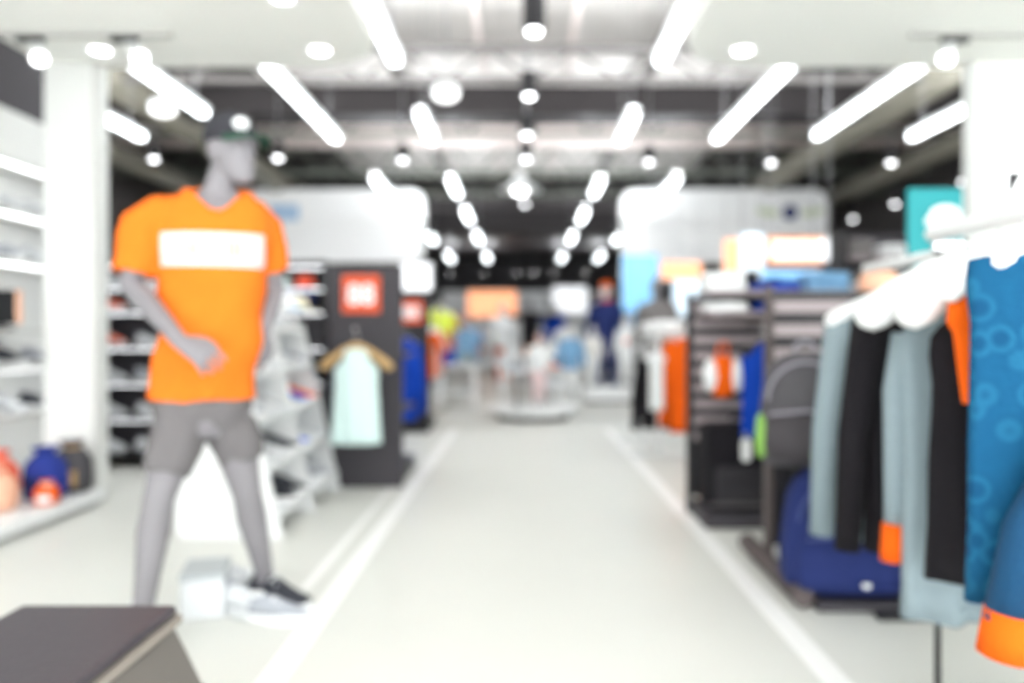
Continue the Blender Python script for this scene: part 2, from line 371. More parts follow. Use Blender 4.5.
# ------------------------------------------------------------------ sneaker
def sneaker(name='sneaker', upper=None, sole=None, lace=None):
    t = thing(name, 'x', 'shoe', (0, 0, 0))
    n = 20
    def out(k, z):                                     # sole outline, toe at +x
        r = []
        for j in range(n):
            a = 2 * PI * j / n; x = .145 * math.cos(a); y = math.sin(a)
            w = (.046 + .008 * math.sin((x + .05) * 16)) * (abs(y) ** .75) * math.copysign(1, y)
            r.append(Vector((x * k, w * k, z + (.012 * max(0, (x - .08) / .065) ** 2))))
        return r
    MB().loft([out(.95, 0), out(1.0, .006), out(1.02, .022), out(.98, .034)]).build('sole', sole or wplastic, t, smooth=True)
    rings = []
    for x, w, h, z0 in ((-.138, .012, .06, .03), (-.132, .026, .075, .03), (-.115, .034, .088, .03), (-.08, .036, .09, .03), (-.04, .037, .086, .03), (0, .040, .074, .03), (.04, .044, .056, .03), (.08, .045, .04, .032), (.115, .036, .028, .034), (.134, .016, .014, .038)):
        rings.append([Vector((x + (.012 if 4 <= j <= 8 and x < -.1 else 0), w * math.cos(2 * PI * j / 12 - PI / 2) * (.62 if z > .6 else 1), z0 + h * max(0, z))) for j in range(12) for z in [.5 + .5 * math.sin(2 * PI * j / 12 - PI / 2)]])
    MB().loft(rings).build('upper', upper or wplastic, t, smooth=True)
    MB().tube([(-.1 + .03 * math.cos(a) - .005, .021 * math.sin(a), .117 + .004 * math.cos(a)) for a in [k * PI / 6 for k in range(13)]], .007, 6).build('collar', lace or upper or wplastic, t, smooth=True)
    m = MB()
    for k in range(4):
        x = -.02 + k * .022; z = .107 - k * .013
        m.tube([(x, -.022, z - .008), (x, 0, z + .003), (x, .022, z - .008)], .004, 5)
    m.build('laces', lace or wplastic, t)
    return t
greyShoe = M('pale_grey_mesh', (168, 172, 180), .7, .04, 40, .2); dkShoe = M('dark_shoe_mesh', (52, 54, 62), .7, .08, 40, .2)
blueShoe = M('blue_shoe_mesh', (40, 90, 210), .7, .06, 40, .2); coralShoe = M('coral_shoe_mesh', (250, 120, 90), .7, .06, 40, .2)
SH = {}
shoeW = M('white_shoe_leather', (216, 219, 221), .5, .03)
def protos():
    for k, (u, s, l) in {'white': (shoeW, shoeW, greyShoe), 'pale grey': (greyShoe, wplastic, wplastic), 'charcoal': (dkShoe, wplastic, greyShoe), 'blue': (blueShoe, wplastic, wplastic), 'coral': (coralShoe, wplastic, wplastic)}.items():
        SH[k] = [sneaker('sneaker', u, s, l), False]
        KIDS[SH[k][0].name] = list(SH[k][0].children)
protos()
def shoe(kind, loc, rz, label, group=None, scale=1.0, tilt=0):
    p, used = SH[kind]
    if not used:
        SH[kind][1] = True; o = p; o.location = loc; props(o, label, 'shoe', group); o.scale = (scale,) * 3
    else: o = dup(p, loc, rz, label, group, scale)
    o.rotation_euler = (0, tilt, rz); return o

# ------------------------------------------------------------------ bodies (mannequins)
def limb(m, pts, rs, n=14, flat=None): m.tube(pts, rs, n, dome=True, flat=flat)
def hand(m, wr, tip, nrm, k=1.0, curl=.35):           # palm + four fingers + thumb; nrm = back of the hand, curls away from it
    wr, tip, nrm = Vector(wr), Vector(tip), Vector(nrm).normalized()
    d = (tip - wr).normalized(); nrm = (nrm - d * nrm.dot(d)).normalized(); s = d.cross(nrm)
    m.tube([wr - d * .02 * k, wr + d * .03 * k, wr + d * .07 * k, wr + d * .095 * k], [(.022 * k, .026 * k), (.019 * k, .034 * k), (.017 * k, .041 * k), (.013 * k, .039 * k)], 14, ref=nrm, dome=True)
    for i, (o, L) in enumerate(((-.034, .070), (-.0115, .080), (.0115, .075), (.033, .060))):
        b = wr + (d * .09 + s * o) * k; p = [b]
        for q in range(1, 4):
            a = curl * q * (1 + .12 * i); p.append(p[-1] + (d * math.cos(a) - nrm * math.sin(a) + s * o * 3.2) * (L * k / 3))
        m.tube(p, [.0094 * k, .0092 * k, .0088 * k, .0082 * k], 10, dome=True)
    b = wr + (d * .025 - s * .026) * k
    m.tube([b, b + (d * .03 - s * .024 - nrm * .008) * k, b + (d * .058 - s * .030 - nrm * .018) * k, b + (d * .078 - s * .026 - nrm * .026) * k], [.013 * k, .0115 * k, .0098 * k, .0078 * k], 10, dome=True)
def head_geo(m, c, yaw, k=1.0):                        # c = centre of skull, face towards (sin yaw, -cos yaw)
    rot = Matrix.Rotation(yaw, 3, 'Z'); q = lambda x, y, z: Vector(c) + rot @ Vector((x * k, y * k, z * k))
    m.ball(c + rot @ Vector((0, .012 * k, .02 * k)), (.074 * k, .094 * k, .098 * k), 20, rot)
    m.loft([[q(a * math.cos(2 * PI * j / 16), yc + b * math.sin(2 * PI * j / 16), z) for j in range(16)] for z, a, b, yc in ((-.128, .018, .022, -.062), (-.12, .036, .046, -.05), (-.09, .052, .07, -.03), (-.05, .063, .083, -.012), (0, .069, .09, 0), (.03, .066, .085, .005))])
    m.tube([q(0, -.088, .02), q(0, -.098, -.015), q(0, -.112, -.038), q(0, -.094, -.05)], [(.008 * k, .009 * k), (.011 * k, .011 * k), (.014 * k, .014 * k), (.012 * k, .012 * k)], 8, dome=True)
    m.tube([q(-.045, -.078, .028), q(0, -.094, .03), q(.045, -.078, .028)], .011 * k, 8, dome=True)                  # brow
    for s in (-1, 1):
        m.ball(q(s * .031, -.079, .006), (.014 * k, .01 * k, .009 * k), 10, rot)                                          # eyes
        m.ball(q(s * .073, .012, -.012), (.012 * k, .02 * k, .032 * k), 10, rot)                                       # ears
    m.tube([q(-.024, -.084, -.079), q(0, -.098, -.076), q(.024, -.084, -.079)], .007 * k, 8, dome=True)              # lips
    m.tube([q(-.02, -.082, -.09), q(0, -.096, -.09), q(.02, -.082, -.09)], .008 * k, 8, dome=True)

def figure(J, yaw, hyaw, k=1.0, voxel=.006, feet=True, hands=True, name='body'):
    """one continuous body from joints J (world), torso yaw and head yaw"""
    m = MB(); u = Vector((math.cos(yaw), math.sin(yaw), 0)); v = Vector((-math.sin(yaw), math.cos(yaw), 0))
    pel, che, nb, hd = J['pelvis'], J['chest'], J['neck'], J['head']
    spine = lambda f: pel.lerp(che, f)
    rings = []
    for p, a, b in ((pel - Vector((0, 0, .10 * k)), .10, .07), (pel - Vector((0, 0, .05 * k)), .155, .10), (pel, .165, .108), (spine(.3), .145, .098), (spine(.55), .138, .092), (spine(.8), .155, .105), (che, .168, .115), (che.lerp(nb, .4), .17, .105), (che.lerp(nb, .72), .15, .08), (che.lerp(nb, .9), .09, .06), (nb, .06, .055)):
        rings.append(sring(p, a * k, b * k, 24, 2.3, u, v))
    m.loft(rings)
    limb(m, [nb - Vector((0, 0, .05 * k)), nb, nb.lerp(hd, .45), hd + Vector((0, 0, -.02 * k))], [.065 * k, .056 * k, .052 * k, .054 * k], 16)
    head_geo(m, hd, hyaw, k)
    for s in 'lr':
        sh, el, wr, ti = J['sh' + s], J['el' + s], J['wr' + s], J['ti' + s]
        limb(m, [che.lerp(nb, .5).lerp(sh, .5), sh, sh.lerp(el, .35), sh.lerp(el, .75), el], [.06 * k, .058 * k, .05 * k, .043 * k, .039 * k])
        limb(m, [el, el.lerp(wr, .25), el.lerp(wr, .7), wr], [.039 * k, .041 * k, .033 * k, .026 * k])
        if hands: hand(m, wr, ti, J.get('n' + s, Vector((0, -1, .3))), k)
        else: limb(m, [wr, wr.lerp(ti, .5), ti], [.026 * k, .034 * k, .02 * k], flat=.6)
        hp, kn, an, to = J['hp' + s], J['kn' + s], J['an' + s], J['to' + s]
        limb(m, [hp, hp.lerp(kn, .3), hp.lerp(kn, .75), kn], [.082 * k, .08 * k, .062 * k, .053 * k], 16)
        calf = (kn.lerp(an, .3)) + Vector((-math.sin(hyaw * .5), math.cos(hyaw * .5), 0)) * .018 * k
        limb(m, [kn, calf, kn.lerp(an, .65), an], [.053 * k, .056 * k, .043 * k, .034 * k], 16)
        f = (to - an); f.z = 0; f.normalize(); b = Vector((an.x, an.y, to.z))
        m.tube([b - f * .045 * k + Vector((0, 0, .012 * k)), b + Vector((0, 0, .03 * k)), b + f * .09 * k + Vector((0, 0, .02 * k)), to + Vector((0, 0, .008 * k))], [(.03 * k, .03 * k), (.042 * k, .036 * k), (.028 * k, .042 * k), (.014 * k, .03 * k)], 14, dome=True)
        limb(m, [an, b + Vector((0, 0, .03 * k))], [.035 * k, .034 * k])
    return m

# the main mannequin -------------------------------------------------
YAW, HY = math.radians(14), math.radians(58)
U = Vector((math.cos(YAW), math.sin(YAW), 0)); V = Vector((-math.sin(YAW), math.cos(YAW), 0))
J = dict(pelvis=P(204, 408, 2.90), chest=P(212, 262, 2.90), neck=P(219, 190, 2.91), head=P(232, 150, 2.90),
         shl=P(146, 219, 2.83), ell=P(131, 284, 2.79), wrl=P(180, 341, 2.62), til=P(217, 362, 2.58), nl=Vector((.2, -.8, .6)),
         shr=P(262, 222, 2.99), elr=P(274, 290, 3.06), wrr=P(264, 330, 2.96), tir=P(255, 362, 2.93), nr=Vector((.6, -.6, .2)),
         hpl=P(181, 422, 2.87), knl=P(159, 498, 2.79), anl=P(142, 616, 2.72), hpr=P(230, 422, 2.94), knr=P(247, 494, 2.98), anr=P(265, 578, 3.10))
J['anl'].z = .10; J['anr'].z = .115
J['tol'] = Vector((J['anl'].x + .10, 2.72 - .13, .015)); J['tor'] = Vector((J['anr'].x + .15, 3.10 - .08, .03))
base = Vector((J['pelvis'].x, 2.92, 0))
t = thing('mannequin', 'striding grey mannequin in an orange t-shirt with grey shorts and a dark cap', 'mannequin', base)
mobj('body', remesh(figure(J, YAW, HY), .0045, 3, 'body', org=base), skin, t)
# t-shirt
m = MB(); rings = []
for cx, cy, hw, dp in ((204, 399, 50.5, .138), (204, 392, 50.5, .138), (206, 370, 50, .134), (209, 340, 49, .130), (212, 300, 49.5, .13), (214, 265, 52, .136), (214, 240, 56, .136), (213, 222, 57, .124), (215, 210, 52, .112), (217, 201, 42, .10), (218, 194, 33, .092), (219, 188, 26, .085)):
    rings.append(sring(P(cx, cy, 2.905), hw * 2.905 / F, dp, 28, 2.4, U, V))
m.loft(rings)
dl = (J['ell'] - J['shl']).normalized(); dr = (J['elr'] - J['shr']).normalized()
CL, CR = J['shl'] + dl * .205, J['shr'] + dr * .19
mid = J['chest'].lerp(J['neck'], .62)
m.tube([mid.lerp(J['shl'], .45), mid.lerp(J['shl'], .82) + Vector((0, 0, .004)), J['shl'] + dl * .03, J['shl'] + dl * .1, CL], [.078, .08, .08, .077, .076], 20, dome=False)
m.tube([mid.lerp(J['shr'], .45), mid.lerp(J['shr'], .82) + Vector((0, 0, .004)), J['shr'] + dr * .03, J['shr'] + dr * .1, CR], [.078, .078, .075, .07, .068], 20, dome=False)
def folds(co, n):
    w = co + base; h = max(0, min(1, (J['chest'].z - w.z) / .4))
    a = .006 * math.sin(26 * (w.x + .5 * w.z)) * (.35 + h) + .004 * math.sin(41 * (w.x - .7 * w.z) + 1) * (.3 + h) + .004 * math.sin(33 * w.z + 14 * w.x)
    return Vector((n.x, n.y, 0)) * a * (1 if w.z < J['neck'].z - .1 else .2)
shirt = remesh(m, .007, 6, 't_shirt', folds, base)
nk = J['neck'] - base; hz = P(203, 399, 2.905).z
def opens(c, n):
    w = c + base
    if n.z < -.6 and w.z < hz + .012: return True
    h = c - nk; h = Vector((h.x, h.y, 0))
    if h.length < .12 and c.z - nk.z > -.03 + .7 * h.dot(V): return True
    for q, d in ((CL, dl), (CR, dr)):
        if (w - q).dot(d) > -.012 and (w - q).length < .11 and n.dot(d) > .4: return True
    return False
shirt = drop_faces(shirt, opens)
shirtF = M('bright_orange_jersey', (246, 120, 36), .85, .05, 30, .2, spec=.15)
so = mobj('t_shirt', shirt, shirtF, t, solid=.004)
bvh = BVHTree.FromPolygons([v.co[:] for v in shirt.vertices], [tuple(p.vertices) for p in shirt.polygons])
cam0 = Vector((0, 0, EYE)) - base
def on_shirt(x, z, off):                                # wrap a point of the print around the chest
    d = V * 1.0; o = Vector((0, 0, 0)) + U * x + Vector((0, 0, z)) - V * .6 + (J['chest'] - base) * 1.0
    o.z = z
    hit = bvh.ray_cast(o, d)
    p = hit[0] if hit[0] is not None else o + d * .5
    return p - V * off
z1, z0 = P(213, 233, 2.8).z, P(213, 267, 2.8).z
N, K = 44, 14
pm = MB(); vs = []
for layer, off in enumerate((.0035, .0015)):
    for j in range(K + 1):
        for i in range(N + 1):
            vs.append(on_shirt(-.158 + .345 * i / N, z0 + (z1 - z0) * j / K + .0 * i, off))
W = N + 1; T = W * (K + 1); fs = []
for j in range(K):
    for i in range(N):
        a = j * W + i; fs += [(a, a + 1, a + W + 1, a + W), (T + a, T + a + W, T + a + W + 1, T + a + 1)]
pm.add(vs, fs)
pr = pm.build('chest_print', M('print_white', (206, 204, 202), .8, .02), so, smooth=True); pr['label'] = 'white printed panel on the chest'
for txt, x in (('NU', -.045), ('III', .09)):
    me = text_mesh(txt, .072, .001, .001)
    for vv in me.vertices: vv.co = on_shirt(x + vv.co.x, (z0 + z1) / 2 + vv.co.y, .0055 + vv.co.z)
    mobj('lettering', me, peachP, pr, smooth=False)
ec = {}
for p in shirt.polygons:
    for k in p.edge_keys: ec[k] = ec.get(k, 0) + 1
bv = {i for k, n_ in ec.items() if n_ == 1 for i in k}
loop = [shirt.vertices[i].co.copy() for i in bv if (shirt.vertices[i].co - nk).length < .16]
cc = sum(loop, Vector()) / len(loop)
bins = [[] for _ in range(24)]
for p in loop: bins[int((math.atan2(p.y - cc.y, p.x - cc.x) + PI) / (2 * PI) * 24) % 24].append(p)
path = [sum(b, Vector()) / len(b) for b in bins if b]; path.append(path[0]); path.append(path[1])
MB().tube(path, [(.008, .005)] * len(path), 8).build('neckband', shirtF, so, smooth=True)
# shorts
m = MB()
m.loft([sring(P(203, y, 2.905), hw * 2.905 / F, dp, 24, 2.4, U, V) for y, hw, dp in ((430, 30, .07), (424, 44, .105), (408, 49, .128), (396, 48, .122), (384, 45, .112))])
for hp, kn, e, r1 in ((J['hpl'], J['knl'], P(167, 474, 2.81), .080), (J['hpr'], J['knr'], P(242, 459, 2.96), .074)):
    m.tube([hp + Vector((0, 0, .02)), hp, hp.lerp(e, .5), e], [.085, .098, .092, r1], 20)
sh = remesh(m, .007, 5, 'shorts', lambda co, n: n * (.004 * math.sin(38 * co.x + 22 * co.z) + .003 * math.sin(60 * co.x - 15 * co.z)), base)
mobj('shorts', sh, shortF, t)
# cap
hc = J['head'] - base; rot = Matrix.Rotation(HY, 3, 'Z'); q = lambda x, y, z: hc + rot @ Vector((x, y, z))
capM = M('dark_cap_fabric', (50, 50, 56), .8, .1, 30, .3); green = M('dark_green_fabric', (40, 84, 66), .8, .08, 30, .2)
cap = MB().loft([[q(.086 * s * math.cos(2 * PI * j / 24), .012 + .106 * s * math.sin(2 * PI * j / 24), z + (.012 if False else 0)) for j in range(24)] for z, s in ((.025, .97), (.03, 1.0), (.055, 1.0), (.085, .93), (.11, .78), (.126, .55), (.134, .3), (.137, .08))]).build('cap', capM, t, smooth=True)
br = []
for i in range(13):
    a = PI * i / 12; br.append((-.082 * math.cos(a), -.055 - .115 * math.sin(a) ** .8))
inn = [(-.078 * math.cos(PI * i / 12), -.045 - .045 * math.sin(PI * i / 12)) for i in range(13)]
vs = []
for zo in (0, .004):
    for (x, y) in inn: vs.append(q(x, y, .036 + zo - .25 * x * x))
    for (x, y) in br: vs.append(q(x, y, .024 + zo - 2.2 * x * x))
fs = []
for i in range(12):
    fs += [(i, i + 1, 14 + i, 13 + i), (26 + i, 39 + i, 40 + i, 27 + i), (13 + i, 14 + i, 40 + i, 39 + i), (i + 1, i, 26 + i, 27 + i)]
MB().add(vs, fs).build('brim', green, cap, smooth=True)
MB().ball(q(0, .012, .139), .008).build('cap_button', capM, cap, smooth=True)
MB().ball(q(-.03, -.088, .076), (.03, .008, .024), 14, rot @ Matrix.Rotation(.35, 3, 'X') @ Matrix.Rotation(-.35, 3, 'Z')).build('badge', wplastic, cap, smooth=True)
# shoes worn
for an, to, up in ((J['anr'], J['tor'], dkShoe), (J['anl'], J['tol'], dkShoe)):
    d = to - an; rz = math.atan2(d.y, d.x); st = sneaker('worn_shoe', up, wplastic, wplastic)
    mm = Matrix.Translation(Vector((an.x, an.y, 0)) - base + Vector((math.cos(rz), math.sin(rz), 0)) * .075) @ Matrix.Rotation(rz, 4, 'Z') @ Matrix.Scale(1.12, 4)
    mb = None
    for ch in list(st.children):
        ch.data.transform(mm)
        if ch.name.startswith('upper'):
            ch.parent = t; mb = ch; ch.name = 'shoe'
    for ch in list(st.children):
        if ch is not mb: ch.parent = mb
    bpy.data.objects.remove(st)

# ------------------------------------------------------------------ bench at the lower left
t = thing('bench', 'low charcoal-topped bench with grey tapered sides', 'bench', (-1.08, 1.5, 0))
benchS = M('bench_grey', (112, 107, 102), .55, .05, 6); benchT = M('bench_vinyl', (70, 65, 71), .5, .05, 20, .1)
x0, x1, y0, y1 = -.075, .285, -.75, .345
MB().loft([[Vector(p) for p in ((x0 - f, y0 - f, z), (x1 + f, y0 - f, z), (x1 + f, y1 + f, z), (x0 - f, y1 + f, z))] for z, f in ((0, .115), (.385, -.005))]).build('base', benchS, t, bevel=.012)
MB().bb(x0 - .008, x1 + .008, y0 - .008, y1 + .008, .385, .405).build('edge_band', M('bench_band', (146, 138, 130), .5, .04), t, bevel=.004)
MB().bb(x0, x1, y0, y1, .405, .43).build('seat_pad', benchT, t, bevel=.014, seg=3)

# ------------------------------------------------------------------ hangers and garments
def hanger(loc, rz, lab, mat=None, group=None, w=.21, drop=.10, thick=.016, wide=.02, tilt=0):
    t = thing('clothes_hanger', lab, 'hanger', loc, rz, group)
    mat = mat or wplastic
    arc = [(0, .018 * math.cos(a), .018 * math.sin(a) ) for a in [PI * k / 8 - .5 for k in range(10)]]
    MB().tube([(0, 0, -.105), (0, 0, -.06), (0, .016, -.03)] + [(0, .0185 * math.cos(a), .0185 * math.sin(a)) for a in [-.8 + k * .42 for k in range(9)]], .0028, 6).build('hook', chrome, t, smooth=True)
    pts = []
    for s in (-1, 1):
        MB().tube([(0, 0, -.10), (s * w * .35, 0, -.10 - drop * .22), (s * w * .75, -.006, -.10 - drop * .68), (s * w, -.012, -.10 - drop)], [(thick * 1.1, wide), (thick, wide), (thick * 1.15, wide * 1.25), (thick * 1.3, wide * 1.5)], 10, dome=True).build('arm', mat, t, smooth=True)
    return t
def garment(name, lab, cat, loc, rz=0, mat=None, w=.215, L=.7, sleeves='long', smat=None, cuff=None, hemmat=None, group=None, seed=0, th=.05, n=40, top=-.115, drop=.10, flare=1.0, fold=.010, neck=.07, zipm=None):
    """hangs from z=0 (the rail); width along x"""
    r = random.Random(seed); t = thing(name, lab, cat, loc, rz, group); ph = [r.uniform(0, 6) for _ in range(4)]
    zs = []; zb = top - L
    prof = [(top, neck, th * .55), (top - drop * .12, neck * 1.25, th * .8), (top - drop * .45, w * .55, th * .95), (top - drop * .8, w * .86, th), (top - drop, w * .97, th * 1.02), (top - drop - .05, w * .99, th * 1.05)]
    for k in range(1, 9): prof.append((top - drop - .05 + (zb - top + drop + .05) * k / 8, w * (.94 + (flare - .94) * (k / 8)), th * (1.05 + .25 * k / 8)))
    rings = []
    for z, a, b in prof:
        f = min(1, max(0, (top - drop - z) / max(.1, L - drop)))
        fn = lambda tt, x, f=f, z=z: fold * (.25 + f) * (math.sin(x * 55 + ph[0]) + .7 * math.sin(x * 31 + ph[1] + z * 5) + .4 * math.sin(z * 20 + ph[2] + x * 10))
        rings.append(sring((0, 0, z), a, b, n, 2.5, fn=fn))
    last = rings[-1]; c = Vector((0, 0, zb))
    rings.append([c + (p - c) * .93 for p in last]); rings.append([c + (p - c) * .92 + Vector((0, 0, .05)) for p in last])
    MB().loft(rings).build('body', mat, t, smooth=True)
    if hemmat:
        MB().loft([[c + (p - c) * 1.015 + Vector((0, 0, h)) for p in last] for h in (-.004, .03)]).build('hem_band', hemmat, t, smooth=True)
    if sleeves:
        SL = .2 if sleeves == 'short' else min(.70, L * .86)
        for s in (-1, 1):
            a = Vector((s * w * .93, 0, top - drop * .9)); q = Vector((s * (w + (.085 if sleeves == 'short' else .055)), -.012, top - drop - SL))
            m_ = a.lerp(q, .5) + Vector((s * .018, -.006, 0))
            MB().tube([a + Vector((-s * .03, 0, .005)), a, m_, q], [(.05, .045), (.062, .052), (.05, .045), (.042, .038)], 14, ref=(1, 0, 0)).build('sleeve', smat or mat, t, smooth=True)
            if cuff: MB().tube([q.lerp(m_, .08), q + (q - m_) * .06], .045, 14, ref=(1, 0, 0)).build('cuff', cuff, t, smooth=True)
    if zipm: MB().tube([(0, -th * 1.0, top - .02), (0, -th * 1.25, zb + .01)], .006, 6).build('zip', zipm, t)
    MB().tube([(neck * math.cos(a), th * .6 * math.sin(a), top + .004) for a in [2 * PI * k / 16 for k in range(17)]], .008, 6).build('neckband', smat or mat, t, smooth=True)
    return t

# near right rack ---------------------------------------------------
RX, RZ = 1.2, 1.345
t = thing('garment_rack', 'white double-rail clothes rack on a thin black post at the right edge', 'clothes rack', (RX, 2.32, 0))
MB().tube([(0, .02, RZ), (0, -1.45, RZ)], .024, 14, dome=True).build('rail', wplastic, t, smooth=True)
MB().tube([(.06, .02, RZ - .075), (.06, -1.45, RZ - .075)], .012, 12).build('lower_rail', wplastic, t, smooth=True)
for y in (-.005, -1.4):
    MB().tube([(0, y, .02), (0, y, RZ - .01)], .009, 10).build('post', black, t, smooth=True)
    MB().box((.03, y, RZ - .038), (.09, .02, .03)).build('bracket', chrome, t, bevel=.004)
    MB().box((.06, y, .012), (.42, .05, .024)).build('foot', black, t, bevel=.006)
# sign clipped on the rail
t = thing('rail_sign', 'white sign card with black shapes standing above the white rail', 'sign', (RX + .0, 1.93, RZ + .02))
MB().box((.06, .0, .045), (.22, .006, .09)).build('card', wplastic, t, bevel=.001)
MB().prism([(-.03, .02), (-.03, .075), (.0, .075)], 0, .002, Matrix(((1, 0, 0), (0, 0, -1), (0, 1, 0)))).build('printed_mark', black, t, loc=(0, -.003, 0))
MB().prism([(.02, .02), (.05, .045), (.02, .08), (.075, .08), (.062, .05), (.1, .02)], 0, .002, Matrix(((1, 0, 0), (0, 0, -1), (0, 1, 0)))).build('printed_mark', black, t, loc=(0, -.003, 0))
MB().box((.0, 0, -.004), (.03, .03, .03)).build('clip', wplastic, t, bevel=.003)
def hung(name, lab, cat, x, y, z, hlab, mat, **kw):
    hk = dict(drop=kw.get('drop', .10)); 
    if 'hw' in kw: hk['w'] = kw.pop('hw')
    if 'wide' in kw: hk['wide'] = kw.pop('wide'); hk['thick'] = .024
    rz = kw.pop('rz', 0); hm = kw.pop('hmat', None); hg = kw.pop('hgroup', None); hd = kw.pop('hdrop', None); tk = kw.pop('thick', None)
    if hd: hk['drop'] = hd
    if tk: hk['thick'] = tk
    hanger((x, y, z + .0), rz, hlab, hm, hg, **hk)
    return garment(name, lab, cat, (x, y, z), rz, mat, **kw)
bo = hung('patterned_shirt', 'blue ring-patterned long-sleeved top with solid blue sleeve and orange cuff, nearest on the white rail', 'top', RX + .0, 1.70, RZ, 'white hanger carrying the blue patterned top', blueK,
     w=.26, L=.76, sleeves=None, seed=3, n=64, drop=.035, th=.04, top=-.10, hdrop=.04, hw=.2, fold=.006)
MB().tube([(.17, -.05, -.17), (.11, -.10, -.31), (-.08, -.115, -.5), (-.19, -.115, -.69), (-.235, -.11, -.87)], [(.05, .045), (.06, .05), (.06, .05), (.056, .05), (.048, .044)], 18, ref=(1, 0, 0)).build('sleeve', M('solid_blue_fabric', (6, 64, 100), .85, .08, 20, .25), bo, smooth=True)
MB().tube([(-.226, -.11, -.845), (-.238, -.105, -.935)], [.052, .054], 18, ref=(1, 0, 0)).build('cuff', orangeF, bo, smooth=True)
MB().tube([(.215, .0, -.14), (.25, .03, -.3), (.26, .03, -.5), (.25, .02, -.7)], [(.05, .04), (.054, .045), (.05, .042), (.045, .038)], 14, ref=(1, 0, 0)).build('sleeve', blueK, bo, smooth=True)
hung('t_shirt', 'bright orange t-shirt showing as a sliver behind the blue patterned top', 'top', RX, 1.86, RZ, 'white hanger carrying the orange t-shirt', orangeF, w=.218, L=.34, sleeves=None, seed=5, n=48, drop=.1, flare=.8, th=.03, fold=.006)
hung('sleeveless_shirt', 'black sports top with long body, third on the white rail', 'top', RX, 2.0, RZ, 'white broad-shouldered hanger carrying the black sports top', blackF, w=.185, L=.74, sleeves=None, seed=6, n=56, drop=.13, th=.03, top=-.17, hw=.225, wide=.042, thick=.036, hdrop=.135)
hung('sweater', 'long light grey knit sweater with orange cuffs hanging behind the black sports top', 'top', RX, 2.2, RZ, 'white broad-shouldered hanger carrying the light grey sweater', greyF, w=.168, L=.90, sleeves=None, seed=8, n=64, drop=.13, th=.045, top=-.17, hw=.24, wide=.045, thick=.038, hdrop=.135, fold=.012, flare=.95)
g = bpy.data.objects['sweater']
MB().tube([(-.145, .02, -.29), (-.16, .03, -.45), (-.162, .03, -.68), (-.166, .03, -.84)], [(.03, .03), (.034, .035), (.03, .03), (.026, .026)], 14, ref=(1, 0, 0)).build('sleeve', greyF, g, smooth=True)
MB().tube([(-.166, .03, -.82), (-.172, .03, -.925)], .031, 14, ref=(1, 0, 0)).build('cuff', orangeF, g, smooth=True)
# second rail behind
t = thing('garment_rack', 'cream clothes rail behind the backpacks carrying two jackets', 'clothes rack', (1.29, 2.65, 0))
MB().tube([(0, -.36, 1.3), (0, .36, 1.3)], .017, 12, dome=True).build('rail', wplastic, t, smooth=True)
MB().tube([(.165, .3, .02), (.165, .3, 1.26), (.14, .3, 1.30), (0, .3, 1.30)], .012, 10).build('post', black, t, smooth=True)
MB().box((.165, .3, .012), (.3, .05, .024)).build('foot', black, t, bevel=.006)
hung('jacket', 'black zip jacket hanging between the light grey sweater and the grey jacket', 'jacket', 1.29, 2.48, 1.3, 'black hanger carrying the black zip jacket', blackF, w=.235, L=.80, sleeves='long', seed=11, n=56, drop=.11, zipm=grey, hdrop=.09, hmat=black)
hung('jacket', 'light grey jacket with pale sleeves hanging behind the black zip jacket', 'jacket', 1.29, 2.72, 1.3, 'white hanger carrying the light grey jacket', greyF, w=.225, L=.83, sleeves='long', seed=12, n=56, drop=.11, zipm=wplastic, wide=.028, hw=.235, hdrop=.1)

